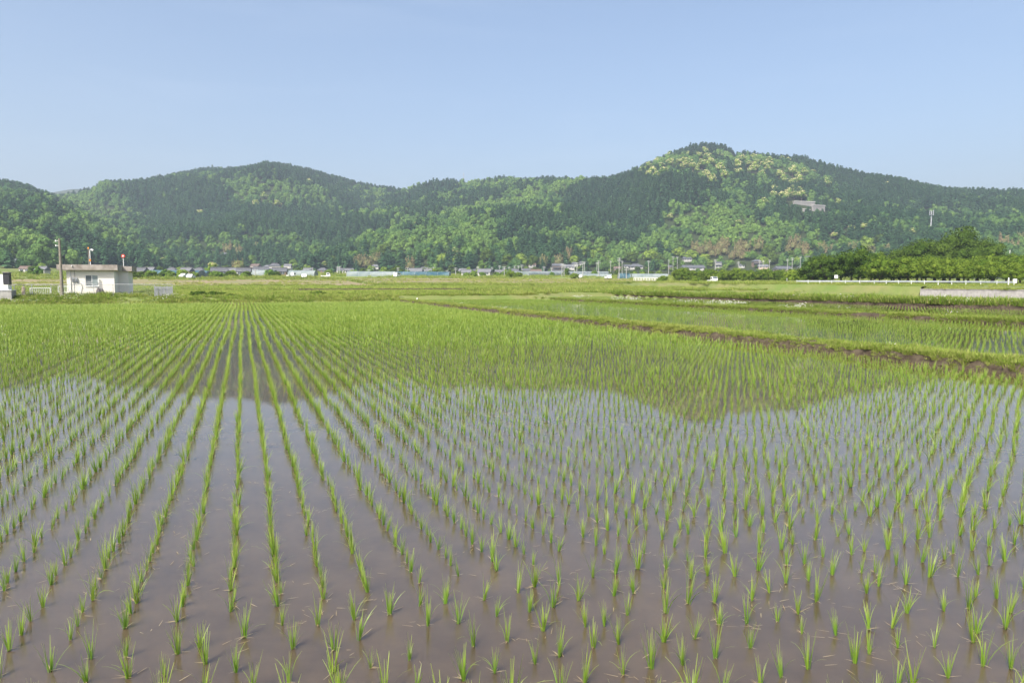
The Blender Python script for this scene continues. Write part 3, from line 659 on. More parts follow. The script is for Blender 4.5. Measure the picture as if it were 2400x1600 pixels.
BAM = rows_blob(1690, 590, 45, 10, 13)+rows_blob(1740, 598, 30, 5, 6)+rows_blob(1845, 582, 28, 8, 6)
for (px, py) in BAM:
    p = hit(px, py+4); CLEAR.append((p.x*.995, p.y*.995, 7)); far_tree('bamboo_clump', 'brownish bamboo clump on the lower slope behind the right village houses', 'bamboo', 'bamboo on the right lower slope', CR_bam, p, random.uniform(4.5, 6.5), random.uniform(1.1, 1.5))
for (px, py, lb) in [(535, 588, 'tan bamboo above the houses on the left slope'), (605, 590, 'reddish bamboo clump right of the slope houses'), (560, 600, 'low tan bamboo right of the slope houses'), (842, 622, 'brown bamboo clump left of the greenhouses village gap'), (862, 622, 'narrow brown bamboo clump in the village centre'), (884, 612, 'tall brown bamboo clump in the village centre'), (962, 628, 'brown bamboo clump above a long grey roof'), (557, 632, 'thin tan bamboo left of the village houses'), (1275, 622, 'ochre bamboo grove beside the centre houses'), (1308, 620, 'pale ochre bamboo right of the centre grove'), (1925, 590, 'brown bamboo above the dark trees'), (1945, 600, 'tan bamboo right behind the dark trees'), (2000, 588, 'reddish bamboo tuft over the orchard left end'), (2040, 598, 'tan bamboo just over the orchard'), (2080, 598, 'dark tan bamboo left of the green grove'), (2350, 575, 'brown bamboo right of the green grove'), (2375, 585, 'brown bamboo near the right picture edge'), (2395, 570, 'brown bamboo at the right picture edge'), (1330, 605, 'greyish bamboo among the hill foot trees')]:
    p = hit(px, py+6); CLEAR.append((p.x*.995, p.y*.995, 8)); far_tree('bamboo_clump', lb, 'bamboo', None, CR_bam, p, max(3.5, p.y*.009), random.uniform(1.1, 1.4))
# bright rounded trees along the foot of the hills
FOOT = [(437,625,13),(385,622,17),(408,632,9),(230,590,20),(215,615,15),(300,610,14),(180,610,14),(640,590,18),(620,615,12),(690,628,20),(720,632,14),(665,632,12),(560,622,16),(530,632,14),(590,612,15),(780,615,16),(830,600,20),(900,590,20),(945,605,14),(1000,600,18),(1040,610,18),(1100,590,24),(1140,605,22),(1075,612,18),(1170,580,20),(1190,612,18),(1220,610,20),(1130,625,16),(1250,618,18),(1360,590,22),(1345,612,16),(1400,600,20),(1385,616,18),(1430,612,14),(1480,608,20),(1525,602,24),(1550,610,14),(1590,592,20),(1620,598,20),(1650,605,16),(1575,618,12),(1660,618,16),(1710,618,16),(1760,600,20),(1800,590,22),(1810,610,20),(1790,615,16),(1850,605,20),(1870,612,16),(1915,575,22),(1900,600,16),(1980,570,20),(2030,575,24),(2060,565,18),(2000,585,18),(870,632,14),(900,636,12),(850,638,12),(1000,630,10),(1060,632,14),(1030,634,12),(480,636,12),(350,632,12),(340,620,12),(100,628,14),(60,610,16),(20,600,18),(130,600,16),(1555,628,12),(1700,628,10),(1650,630,10),(1740,622,10),(1430,628,10),(1145,636,9),(955,640,9),(1505,636,8),(1545,640,9)]
for (px, py, rp) in FOOT:
    p = hit(px, py+rp*.4); rad = p.y/F*rp*1.05; CLEAR.append((p.x, p.y, rad)); CLEAR.append((p.x*(1-rad/p.y), p.y-rad, rad))
    far_tree('hillside_tree', ('big' if rp > 17 else ('mid sized' if rp > 12 else 'small'))+' rounded green tree at the hill foot '+where(px), 'tree', 'hill foot trees '+where(px), CR_bro if random.random() < .75 else CR_dk, p+Vector((0, 0, -rad*.25)), rad, random.uniform(.8, 1.05))
p = hit(1170, 419); p = at(1170, 419, 1298); far_tree('ridge_tree', 'lone dark tree standing up on the middle ridge skyline', 'tree', None, CR_dk, p+Vector((0, 0, -6)), 5, 1.4)

# ------------------------------------------------------------------ village houses
def house(px, py, wpx, style=0, roof='gable', label='', wallm=None, roofm=None, d=None, rz=None, far=None):
    p = hit(px, py) if d is None else ground(px, d)
    w = max(5.0, wpx*p.y/F); dp = w*.62 if w < 14 else 8.0; wallm = wallm or M_hwall; roofm = roofm or M_tile
    rz = random.uniform(-.35, .35) if rz is None else rz
    t = thing('house', label, 'house', p, rz); hh = 1.9 if style == 0 else 4.2; hw, hd = w/2*.88, dp/2*.88; rh = dp*.26+.5; e = w/2; ed = dp/2
    MB().box(-hw, -hd, -1.2, hw, hd, hh).build('wall', wallm, t)
    rb = MB(); z0, z1 = hh-.05, hh+rh; r_ = e*.45 if roof == 'hip' else e*.96
    rb.add([(-e,-ed,z0),(e,-ed,z0),(e,ed,z0),(-e,ed,z0),(-r_,0,z1),(r_,0,z1),(-e,-ed,z0+.18),(e,-ed,z0+.18),(e,ed,z0+.18),(-e,ed,z0+.18)],
           [(3,2,1,0),(0,1,7,6),(1,2,8,7),(2,3,9,8),(3,0,6,9),(6,7,5,4),(8,9,4,5),(7,8,5),(9,6,4)])
    ro = rb.build('roof', roofm, t)
    MB().box(-r_, -.22, z1-.12, r_, .22, z1+.22).build('ridge_cap', roofm, ro)
    nw = 2 if w < 9 else 3
    for i in range(nw):
        cx = -hw+(i+.5)*2*hw/nw; ww = min(1.1, hw/nw*.55)
        wo_ = MB().box(cx-ww, -hd-.05, .9, cx+ww, -hd+.02, 2.1).build('window', M_glass, t)
        MB().box(cx-.05, -hd-.08, .9, cx+.05, -hd-.05, 2.1).box(cx-ww-.06, -hd-.08, 2.1, cx+ww+.06, -hd-.03, 2.18).build('frame', M_grey, wo_)
    if style == 1:
        MB().add([(-e*1.05,-ed-.9,2.6),(e*1.05,-ed-.9,2.6),(e,-ed+.5,3.3),(-e,-ed+.5,3.3),(-e*1.05,-ed-.9,2.45),(e*1.05,-ed-.9,2.45)], [(0,1,2,3),(4,5,1,0)]).build('lower_roof', roofm, t)
    for k in range(4 if d is None and w < 40 else 0):
        a_ = random.uniform(-.9, .9); q = Vector((p.x*(1-8/p.y)+a_*w, p.y-8+random.uniform(-2, 2), 0)); q.z = Hs(q.x, q.y)-.3; s_ = random.uniform(1.4, 2.8)
        far_tree('garden_shrub', ('low' if s_ < 2.1 else 'taller')+' green shrub standing before a village house '+where(px), 'bush', 'garden shrubs '+where(px), CR_bro if random.random() < .6 else CR_dk, q, s_, random.uniform(.6, .9))
    CLEAR.append((p.x, p.y, w*.75+3)); CLEAR.append((p.x*.99, p.y*.985, w*.6+4))
    return t
random.seed(5)
W_, B_, C_ = M_hwall, M_hwallb, M_hwallc; T, T2, TB = M_tile, M_tile2, M_tileb
HS = [
 (61,640,26,0,'gable','farmhouse with brownish roof left of the utility pole on the terraces',W_,TB),
 (100,645,28,0,'gable','grey roofed shed on the green terraces nearest the pump house',W_,T2),
 (332,650,24,0,'gable','dark roofed house just right of the pump house',B_,T),(352,645,12,0,'gable','small white roofed shed right of the pump house',W_,T2),
 (404,648,16,0,'hip','dark roofed house partly behind the blue greenhouse',B_,T),(438,649,28,0,'gable','cream house beneath the round yellow green tree',C_,T2),(446,644,22,0,'hip','pale hip roof behind the cream house',W_,T2),
 (468,647,24,0,'hip','two tone roofed house left of the long dark roof',W_,T),(515,649,40,0,'gable','long low dark tiled farmhouse behind the white tunnels',B_,T),(546,648,20,0,'gable','grey gabled shed right of the long farmhouse',W_,T2),
 (572,649,34,0,'gable','wide grey roofed house with white gable end',W_,T),(600,634,24,1,'gable','two storey white house topmost of the left cluster',W_,TB),(612,643,36,0,'gable','white walled house in the left cluster centre',W_,T),
 (628,636,20,1,'hip','blue grey hip roofed house in the left cluster',W_,T2),(645,643,28,1,'hip','two storey dark roofed house right in the left cluster',W_,T),(656,648,36,0,'gable','long dark tiled barn beneath the left cluster',B_,T),
 (676,640,10,1,'gable','narrow white two storey house by the large round tree',W_,T2),(721,641,20,0,'gable','pale roofed house right of the large round tree',W_,T2),(757,641,24,0,'hip','hip roofed house under the small yellow tree',B_,T),
 (798,640,14,0,'gable','small grey house beside two poles left of centre',W_,T),(818,642,22,0,'gable','white gabled house before the brown bamboo',W_,T2),(880,630,20,0,'hip','house with pale hip roof behind the bamboo',W_,T2),
 (530,602,26,0,'hip','hillside house with grey roof below tan bamboo',W_,T2),(551,603,13,0,'gable','small white hillside house right of its neighbour',W_,T2),(510,604,12,0,'gable','brown hillside hut left of the grey roofed house',B_,TB),
 (993,636,20,0,'hip','grey hip roofed house above the long grey roof',W_,T2),(975,645,34,0,'gable','long pale grey roofed house in the village centre',W_,T2),(1003,645,9,0,'gable','tiny white shed right of the long grey roof',W_,T2),
 (1088,642,26,0,'gable','pale roofed house right of the centre hedge',W_,T2),(1093,648,8,0,'gable','small white hut before the centre hedge',W_,T2),(1116,642,22,0,'hip','grey hip roof between two centre poles',W_,T),
 (1137,647,34,0,'gable','long low white building near the centre poles',W_,T2),(1170,646,18,0,'gable','white walled house left of the big dark roof',W_,T2),(1204,645,34,0,'hip','big dark hip roof in the village centre',B_,T),
 (1234,640,22,0,'gable','white gabled storehouse right of the big dark roof',W_,T),(1247,627,18,0,'gable','grey roofed house above the white storehouse',W_,TB),(1256,645,28,0,'gable','brown timber barn with dark roof',B_,TB),
 (1306,635,26,1,'gable','stepped dark roofed farmhouse right of the ochre grove',B_,T),(1335,631,26,0,'gable','long grey roof beside the stepped farmhouse',W_,T2),(1317,645,20,0,'gable','white gable front below the stepped farmhouse',W_,T),
 (1298,644,14,0,'gable','low dark shed left of the white gable front',B_,T),(1346,624,18,0,'hip','grey roof highest in the centre right cluster',W_,T),(1365,622,16,0,'gable','dark roof behind the tall centre poles',W_,T),
 (1447,634,18,0,'gable','brown walled house left of the wide farmhouse',B_,TB),(1490,630,34,0,'hip','wide dark tiled farmhouse on the small rise',W_,T),(1469,629,16,0,'gable','white shed joined left of the wide farmhouse',W_,T),
 (1610,612,22,0,'gable','white storehouse with dark roof up in the trees',W_,T),(1568,630,10,0,'gable','small dark roof right of the tall pole',B_,T),(1624,633,54,0,'gable','long white storehouse with dark roof and windows',W_,T),
 (1683,628,16,1,'gable','white two storey house behind the orchard hedge',W_,T),(1738,628,14,0,'gable','white gabled house behind the middle of the hedge',W_,T),(1774,624,24,1,'hip','dark two tier roof behind the hedge',B_,T),
 (1788,630,24,0,'gable','pale roofed house in front of the two tier roof',C_,T2),(1834,636,40,0,'gable','wide grey roof with beige wall at the hedge end',C_,T),(1898,640,36,0,'hip','pale grey hip roofed house left of the dark trees',W_,T2),
 (1877,634,16,0,'gable','low brown shed between the two wide roofs',B_,T),(1894,609,15,0,'gable','dark roofed house up behind the bamboo',W_,T),(2388,0,0,0,'','',W_,T)]
for h in HS:
    if h[2]: house(h[0], h[1], h[2], h[3], h[4], h[5], h[6], h[7])

for i, (px, d) in enumerate([(random.uniform(320, 1560), random.uniform(385, 440)) for _ in range(70)]):
    p = ground(px, d); s_ = random.uniform(1.6, 3.4)
    far_tree('garden_tree', ('low' if s_ < 2.5 else 'taller')+' green garden tree in the village '+where(px), 'tree', 'garden trees '+where(px), CR_bro if random.random() < .5 else CR_dk, p+Vector((0, 0, -.5)), s_, random.uniform(.7, 1.1))
for px in list(range(1618, 1722, 7)):
    p = hit(px, 362); p.z += 1; far_tree('summit_tree', 'tall dark tree in the clump on the summit of the right mountain', 'tree', 'dark trees on the right summit', CR_dk if px % 2 else [C_con.objects[0].data], p, random.uniform(5, 7) if px % 2 else random.uniform(16, 21), random.uniform(1.2, 1.5) if px % 2 else 1)
# hillside terraces of concrete on the right mountain
def stone_block(px0, px1, ptop, pbot, lab, d=None, railing=True):
    p = hit((px0+px1)/2, pbot); dd = p.y; a = at(px0, ptop, dd); b = at(px1, ptop, dd+6); w = (b-a).length; hgt = (pbot-ptop)*dd/F
    t = thing('retaining_wall', lab, 'wall', (a.x, a.y, a.z-hgt), math.atan2(b.y-a.y, b.x-a.x))
    MB().box(0, 0, -4, w, 3, hgt).build('wall', M_stone, t)
    if railing: MB().box(-.3, -.4, hgt, w+.3, 3.2, hgt+1.2).build('parapet', M_conc, t)
    for k in range(3): CLEAR.append((p.x*(1-.018*k)+0, p.y*(1-.018*k), w*.55+6))
stone_block(1862, 1910, 473, 482, 'upper pale terrace wall on the right mountain')
stone_block(1907, 1934, 482, 496, 'lower stone terrace wall with white parapet on the right mountain')
stone_block(1886, 1899, 491, 497, 'small pinkish wall below the mountain terraces')
for (px, py, lb) in [(1922, 480, 'left white hut on the mountain terrace'), (1931, 480, 'right white hut on the mountain terrace'), (1680, 368, 'left white shrine building just under the summit trees'), (1690, 368, 'right white shrine building just under the summit trees'), (1991, 505, 'grey roofed building right of the terraces on the mountain')]:
    house(px, py, 6 if px != 1991 else 20, 0, 'gable', lb, W_, T2)

build_forest()

# ------------------------------------------------------------------ poles
def cpole(px, top, d, lab, arm=True, thick=.17, name='utility_pole'):
    g = ground(px, d); zt = at(px, top, d).z; hgt = zt-g.z
    t = thing(name, lab, 'pole', g, random.uniform(-.3, .3))
    MB().tube((0, 0, -.5), (0, 0, hgt), thick*1.25, thick*.8, 8).build('shaft', M_cpole, t)
    if arm:
        for k, z in enumerate((hgt-.4, hgt-1.2)):
            a = MB().box(-.9, -.06, z, .9, .06, z+.1).build('crossarm', M_grey, t)
            mb = MB()
            for q in (-.8, -.3, .3, .8): mb.tube((q, 0, z+.1), (q, 0, z+.3), .06, .04, 6)
            mb.build('insulator', M_white, a)
    return t
PO = [(515,629,430),(598,631,255),(612,636,400),(628,631,400),(641,625,400),(732,627,420),(792,624,420),(796,624,410),(865,631,380),(874,628,420),(933,627,400),(955,627,360),(1002,626,460),(1008,628,450),(1016,626,400),(1048,633,400),(1068,627,390),(1120,624,430),(1153,626,470),(1171,622,480),(1182,625,350),(1193,624,490),(1206,623,490),(1215,622,430),(1223,620,420),(1275,624,420),(1293,626,420),(1317,617,340),(1322,619,350),(1346,619,380),(1352,615,330),(1366,613,330),(1370,613,500),(1399,615,480),(1403,611,350),(1431,611,520),(1451,604,290),(1458,611,500),(1468,626,300),(1520,610,400),(1567,609,540),(1577,601,560),(1587,601,560),(1676,608,420),(1730,613,430),(1780,610,420),(1788,610,480),(1803,609,490),(1845,607,480),(1856,604,430),(1875,601,500)]
for i, (px, top, d) in enumerate(PO):
    side = 'left of centre' if px < 1000 else ('in the village centre' if px < 1300 else ('right of centre' if px < 1600 else 'behind the orchard hedge'))
    o = cpole(px, top, d, 'slim pale concrete utility pole among the village houses '+side, True, .17 if d > 360 else .15)
    o['group'] = 'utility poles '+side
for (px, t0, b0, lb) in [(2010, 492, 503, 'left pole of the row on the mountain slope'), (2046, 500, 514, 'second pole of the row on the mountain slope'), (2074, 504, 528, 'tallest pole of the row on the mountain slope'), (2090, 501, 511, 'short pole right of the tallest hillside pole'), (2098, 499, 507, 'right end pole of the row on the mountain slope')]:
    p = hit(px, b0); cpole(px, t0, p.y, lb, True, .3)
# telecom mast
p = hit(2181, 548); g = p; zt = at(2181, 494, p.y).z; t = thing('telecom_mast', 'tall grey telecom mast with antennas rising from the right wooded slope', 'mast', g); hgt = zt-g.z
MB().tube((0, 0, -2), (0, 0, hgt), .8, .45, 10).build('shaft', M_grey, t)
MB().tube((0, 0, hgt-4), (0, 0, hgt-3.7), 2.2, 2.2, 12).build('platform', M_grey, t)
for k in range(4):
    a = k*1.57+.3; x, y = 2.2*math.cos(a), 2.2*math.sin(a); MB().box(x-.25, y-.25, hgt-4.5, x+.25, y+.25, hgt+.6).build('antenna', M_grey, t)
p = at(1087, 405, 1290); t = thing('lattice_tower', 'thin lattice tower on the middle ridge skyline', 'tower', (p.x, p.y, Hs(p.x, p.y))); hgt = p.z-Hs(p.x, p.y)
for a in range(4):
    x, y = math.cos(a*1.57), math.sin(a*1.57); MB().tube((x*1.6, y*1.6, 0), (x*.3, y*.3, hgt), .16, .12, 5).build('leg', M_grey, t)
mb = MB()
for k in range(6):
    z = hgt*k/6; q = 1.6-1.3*k/6
    for a in range(4): mb.tube((q*math.cos(a*1.57), q*math.sin(a*1.57), z), (q*.85*math.cos(a*1.57+1.57), q*.85*math.sin(a*1.57+1.57), z+hgt/6), .1, n=4)
mb.build('bracing', M_grey, t)

# ------------------------------------------------------------------ greenhouses
def greenhouse(px0, px1, d, h, lab, m=None, wd=6, rows=1, rz=0, d1=None):
    a = ground(px0, d); b = ground(px1, d1 or d); L_ = math.hypot(b.x-a.x, b.y-a.y); zb = min(a.z, b.z)
    t = thing('greenhouse', lab, 'greenhouse', (a.x, a.y, zb), math.atan2(b.y-a.y, b.x-a.x))
    pr = [(0, 0), (0, h*.45), (wd*.12, h*.75), (wd*.3, h*.95), (wd*.5, h), (wd*.7, h*.95), (wd*.88, h*.75), (wd, h*.45), (wd, 0)]
    sl = (b.z-a.z)/L_
    for k in range(rows):
        mb = MB(); o0 = k*wd
        vs = [(0, o0+y, z+(a.z-zb)) for y, z in pr]+[(L_, o0+y, z+(b.z-zb)) for y, z in pr]; n = len(pr)
        mb.add(vs, [(i, i+1, n+i+1, n+i) for i in range(n-1)]); mb.build('film_cover', m or M_plas, t, smooth=True)
        mb = MB().add(vs[:n]+vs[n:], [tuple(range(n)), tuple(range(2*n-1, n-1, -1))]); mb.build('end_panel', M_plas, t)
    mb = MB(); ns = max(3, int(L_/5))
    for i in range(ns+1):
        x = L_*i/ns; z_ = (a.z-zb)*(1-i/ns)+(b.z-zb)*i/ns
        for (y0, z0), (y1, z1) in zip(pr[:-1], pr[1:]): mb.tube((x, y0*1.01-.03, z0+z_+.03), (x, y1*1.01-.03, z1+z_+.03), .05, n=4, cap=False)
    mb.build('hoops', M_grey, t)
    CLEAR.append((a.x, a.y, 5)); return t
greenhouse(312, 463, 255, 2.4, 'long blue netted greenhouse right of the pump house', M_blue, 7, 2)
greenhouse(478, 640, 275, 2.6, 'long white film greenhouse left of centre', None, 6, 2)
greenhouse(638, 736, 300, 2.5, 'pale blue greenhouse continuing the long white one', None, 6, 1)
greenhouse(812, 925, 300, 2.3, 'white film greenhouse under the centre poles', None, 6, 2)
greenhouse(918, 1052, 310, 2.3, 'blue topped greenhouse in the middle of the village edge', M_blue, 6, 2)
greenhouse(1240, 1430, 380, 2.6, 'long pale tunnel rising beside the centre right houses', None, 6, 2, d1=470)
greenhouse(1352, 1434, 350, 1.7, 'low white tunnel before the centre right poles', None, 5, 1)
greenhouse(1482, 1566, 340, 2.0, 'pale tunnel left of the orchard hedge', None, 6, 1)
greenhouse(1452, 1478, 300, 2.4, 'short blue shed tunnel beside the tall pole', M_blue, 6, 1)
greenhouse(-60, 44, 420, 2.4, 'white tunnel on the terraces at the left edge', None, 6, 2)
# low white fence in front of the tunnels
def rail_fence(name, lab, pts, h, n, m=M_white, rails=(.95, .55), pw=.06, cat='fence', post='post', rt=.05, grp=None):
    a = pts[0]; t = thing(name, lab, cat, a, 0, grp); 
    P = [Vector(p)-Vector(a) for p in pts]; Ls = [0]
    for p0, p1 in zip(P[:-1], P[1:]): Ls.append(Ls[-1]+(p1-p0).length)
    for rz_ in rails:
        mb = MB()
        for p0, p1 in zip(P[:-1], P[1:]):
            mb.tube(p0+Vector((0, 0, h*rz_)), p1+Vector((0, 0, h*rz_)), rt, n=6)
        mb.build('rail', m, t)
    me = MB().box(-pw, -pw, -.3, pw, pw, h).mesh(post, m)
    for i in range(n+1):
        s = Ls[-1]*i/n; j = max(k for k in range(len(Ls)) if Ls[k] <= s+1e-6); j = min(j, len(P)-2); f = (s-Ls[j])/max(1e-6, Ls[j+1]-Ls[j])
        o = link(bpy.data.objects.new(post, me)); o.parent = t; o.location = P[j].lerp(P[j+1], f)
    return t
rail_fence('white_fence', 'low white fence right of the blue shed tunnel', [ground(1486, 262), ground(1541, 262)], 1.3, 15, pw=.09, rails=(.95,), rt=.09)

# ------------------------------------------------------------------ vehicles
def car(px, d, lab, kind='car', wpx=None, rz=0, m=None):
    p = ground(px, d); t = thing('parked_van' if kind == 'van' else ('small_truck' if kind == 'truck' else 'parked_car'), lab, 'truck' if kind == 'truck' else ('van' if kind == 'van' else 'car'), p+Vector((0, 0, .05)), rz)
    m = m or M_white; L_ = 4.2 if kind == 'car' else 3.4; w = .82
    pr = {'car': [(-2.1, .35), (-2.1, .85), (-1.5, .95), (-.9, 1.4), (.8, 1.42), (1.5, .95), (2.1, .8), (2.1, .35)], 'van': [(-1.7, .35), (-1.7, 1.2), (-1.5, 1.85), (1.1, 1.85), (1.6, 1.1), (1.7, .9), (1.7, .35)], 'truck': [(-1.7, .45), (-1.7, .8), (.3, .8), (.35, 1.8), (1.3, 1.8), (1.65, 1.1), (1.7, .4)]}[kind]
    n = len(pr); vs = [(x, -w, z) for x, z in pr]+[(x, w, z) for x, z in pr]
    MB().add(vs, [tuple(range(n)), tuple(range(2*n-1, n-1, -1))]+[(i, n+i, n+(i+1)%n, (i+1)%n) for i in range(n)]).build('body', m, t)
    wa, wb_ = {'car': ((.85, 1.40), (1.45, .99)), 'van': ((1.15, 1.80), (1.57, 1.16)), 'truck': ((1.33, 1.75), (1.62, 1.16))}[kind]
    MB().add([(wa[0]+.02, -w+.1, wa[1]+.02), (wa[0]+.02, w-.1, wa[1]+.02), (wb_[0]+.02, w-.1, wb_[1]+.02), (wb_[0]+.02, -w+.1, wb_[1]+.02), (wa[0]-.04, -w+.1, wa[1]-.02), (wa[0]-.04, w-.1, wa[1]-.02)], [(0, 3, 2, 1), (0, 1, 5, 4)]).build('windscreen', M_glass, t)
    for s in (-1, 1): MB().box(pr[-1][0]-.02, s*.6-.13, .6, pr[-1][0]+.025, s*.6+.13, .74).build('headlight', M_grey, t)
    for s in (-1, 1):
        y = s*(w+.005); x0, x1, z0, z1 = {'car': (-.85, .9, .98, 1.32), 'van': (-1.2, 1.15, 1.15, 1.65), 'truck': (.5, 1.3, 1.1, 1.6)}[kind]
        MB().box(x0, min(y, y+s*.02), z0, x1, max(y, y+s*.02), z1).build('side_window', M_glass, t)
        for x in (-L_*.31, L_*.31):
            wh = MB().tube((x, s*(w-.12), .3), (x, s*(w+.04), .3), .3, n=14).build('wheel', M_tyre, t); MB().tube((x, s*(w+.041), .3), (x, s*(w+.05), .3), .16, n=10).build('rim', M_grey, wh)
    return t
car(434, 238, 'white car left of the two beside the blue greenhouse', rz=1.3); car(447, 226, 'second white car beside the blue greenhouse', rz=1.7); car(468, 262, 'white van between the blue and white greenhouses', 'van', rz=1.3)
car(683, 262, 'white small truck with dark tail before the long white greenhouse', 'truck', rz=.9); car(712, 250, 'white sedan before the greenhouse right end', rz=1.9); car(763, 262, 'white small truck right of the greenhouses', 'truck', rz=.2)
car(931, 285, 'white van before the blue topped greenhouse', 'van', rz=1.2); car(1670, 215, 'white small truck before the orchard hedge', 'truck', rz=-1.3); car(1360, 300, 'white car before the tall centre poles', rz=1.4); car(1425, 292, 'dark windowed car by the tall pole', rz=1.8)

# ------------------------------------------------------------------ near trees on the right
def near_crown(seed, rad, hgt, z0, n, leaf, nl=12):
    c, q = lobes(seed, nl, rad, hgt, z0)
    c = [(a*1.1, b*1.1, z) for a, b, z in c]
    r_ = np.random.default_rng(seed+1)
    for i in range(nl):                       # small outer tufts make the outline uneven
        a = r_.uniform(0, 6.28); rr = rad*r_.uniform(.6, 1.0); c.append((rr*math.cos(a), rr*math.sin(a), z0+hgt*r_.uniform(.15, .8))); s = rad*r_.uniform(.16, .28); q.append((s, s, s*.9))
    V, Fq, up, k = leaf_cloud(c, q, n, leaf, .2)
    inner = [(*ico(cc, np.array(qq)*.72, 1), 0) for cc, qq in zip(c, q)]  # solid blobs added inside each lobe to block light through the crown
    return V, Fq, inner
def near_tree_protos(name, seeds, rad, hgt, z0, n, leaf, m):
    out = []
    for s in seeds:
        V, Fq, inner = near_crown(s, rad, hgt, z0, n, leaf)
        cr = tri_mesh('crown', V, Fq, inner, [m], np.zeros(n, int))
        random.seed(s); tk = MB(); tk.tube((0, 0, -.3), (.05, .03, z0+hgt*.25), rad*.06, rad*.04, 8)
        for k in range(5):
            a = k*1.256+random.uniform(-.3, .3); q = rad*random.uniform(.4, .7); tk.tube((.05, .03, z0+hgt*random.uniform(.0, .2)), (q*math.cos(a), q*math.sin(a), z0+hgt*random.uniform(.4, .65)), rad*.03, rad*.012, 6)
        out.append((cr, tk.mesh('trunk', M_bark)))
    return out
PR_orch = near_tree_protos('orchard', [601, 602, 603, 604], 3.0, 4.0, .7, 2600, .34, M_limeo)
M_dark2 = leaf_mat('very_dark_leaf', (.028, .060, .010), (.05, .09, .013), (.11, .17, .025), trans=.2, src='obj')
PR_dark = near_tree_protos('darktree', [611, 612, 613], 3.6, 6.6, .4, 3200, .38, M_dark2)
PR_grove = near_tree_protos('grove', [621, 622, 623], 6.5, 11.3, 1.0, 4200, .55, M_darko)
PR_shrub = near_tree_protos('shrub', [631, 632, 633], 1.3, 1.6, .0, 700, .2, M_limeo)
PR_bush = near_tree_protos('bush', [641, 642], 1.3, 1.5, .0, 600, .2, M_darko)
def near_tree(name, lab, cat, protos_, p, s, grp=None, hs=1):
    t = thing(name, lab, cat, p, random.uniform(0, 6.28), grp); t.scale = (s, s, s*hs); cr, tk = random.choice(protos_)
    for nm, me in (('crown', cr), ('trunk', tk)):
        o = link(bpy.data.objects.new(nm, me)); o.parent = t
    return t
random.seed(21)
ORD = [w_+' tree' for w_ in 'first second third fourth fifth sixth seventh eighth ninth tenth eleventh twelfth thirteenth fourteenth fifteenth sixteenth seventeenth eighteenth'.split()]
for i, (px, d, s) in enumerate([(px, 153+random.uniform(-5, 5)-(px-1900)*.03, random.uniform(.9, 1.15)) for px in np.arange(2062, 2460, 33)]):
    near_tree('orchard_tree', ORD[i]+' from the left of the front orchard row behind the guardrail', 'tree', PR_orch, ground(px, d), s, 'front row of orchard trees')
for i, px in enumerate(np.arange(2050, 2460, 40)):
    near_tree('orchard_tree', ORD[i]+' from the left of the back orchard row', 'tree', PR_orch, ground(px, 164+random.uniform(-4, 6)), random.uniform(1.1, 1.3), 'back row of orchard trees')
for (px, d, s, lb) in [(1905, 172, .95, 'dark tree furthest left beside the pale hip roof'), (1938, 168, 1.0, 'dark dense tree at the left end of the grove'), (1972, 160, .9, 'dark dense tree behind the white board sign'), (2012, 156, 1.05, 'dark dense tree over the thin stake'), (2042, 152, .85, 'dark tree merging into the orchard row'), (1996, 174, 1.05, 'dark tree behind the one over the stake')]:
    near_tree('dense_tree', lb, 'tree', PR_dark, ground(px, d), s*1.0)
near_tree('dense_tree', 'dark green rounded tree standing in the orchard row', 'tree', PR_dark, ground(2108, 148), .8)
near_tree('dense_tree', 'yellow green bush like tree at the right picture edge', 'tree', PR_orch, ground(2385, 128), .75)
for (px, d, s, hs, lb) in [(2110, 195, .78, 1, 'lower left tree of the tall grove'), (2150, 190, .85, 1, 'second tree of the tall grove from its left'), (2190, 198, .9, 1.05, 'mid tree of the tall grove under the mast'), (2245, 200, 1.05, 1.1, 'tallest tree of the grove behind the orchard'), (2215, 190, .85, 1, 'tree in front of the tallest grove tree'), (2290, 196, .95, 1, 'tree right of the tallest grove tree'), (2325, 192, .82, .95, 'right end tree of the tall grove'), (2270, 186, .8, 1, 'low tree of the grove behind the orchard middle')]:
    near_tree('grove_tree', lb, 'tree', PR_grove, ground(px, d), s, None, hs)
# clipped orchard hedge in the middle distance
for i, px in enumerate(np.arange(1592, 1842, 15)):
    near_tree('orchard_shrub', ORD[i]+' from the left of the long low orchard row in the middle distance', 'tree', PR_orch, ground(px, 242+random.uniform(-6, 6)), random.uniform(.8, 1.0), 'long low orchard row')
for (px, d, s, lb) in [(1555, 252, .9, 'pale green rounded bush at the left end of the orchard row'), (1630, 236, 1.0, 'bush below the long white storehouse'), (1548, 225, .7, 'small dark bush by the white fence'), (1347, 290, 1.0, 'small dark bush below the tall centre poles'), (1200, 300, 1.2, 'round bush before the big dark roof'), (1215, 325, 1.0, 'round bush right of the big dark roof'), (1925, 180, 1.6, 'grey green bush left of the dark trees'), (1860, 190, 1.5, 'reddish green bush below the wide grey roof'), (1885, 186, 1.3, 'low bush between the wide roofs'), (1900, 178, 1.2, 'low bush before the pale hip roof'), (1630, 196, .5, 'tiny dark shrub in the fallow field')]:
    near_tree('bush', lb, 'bush', PR_shrub, ground(px, d), s*1.6, None, .9)
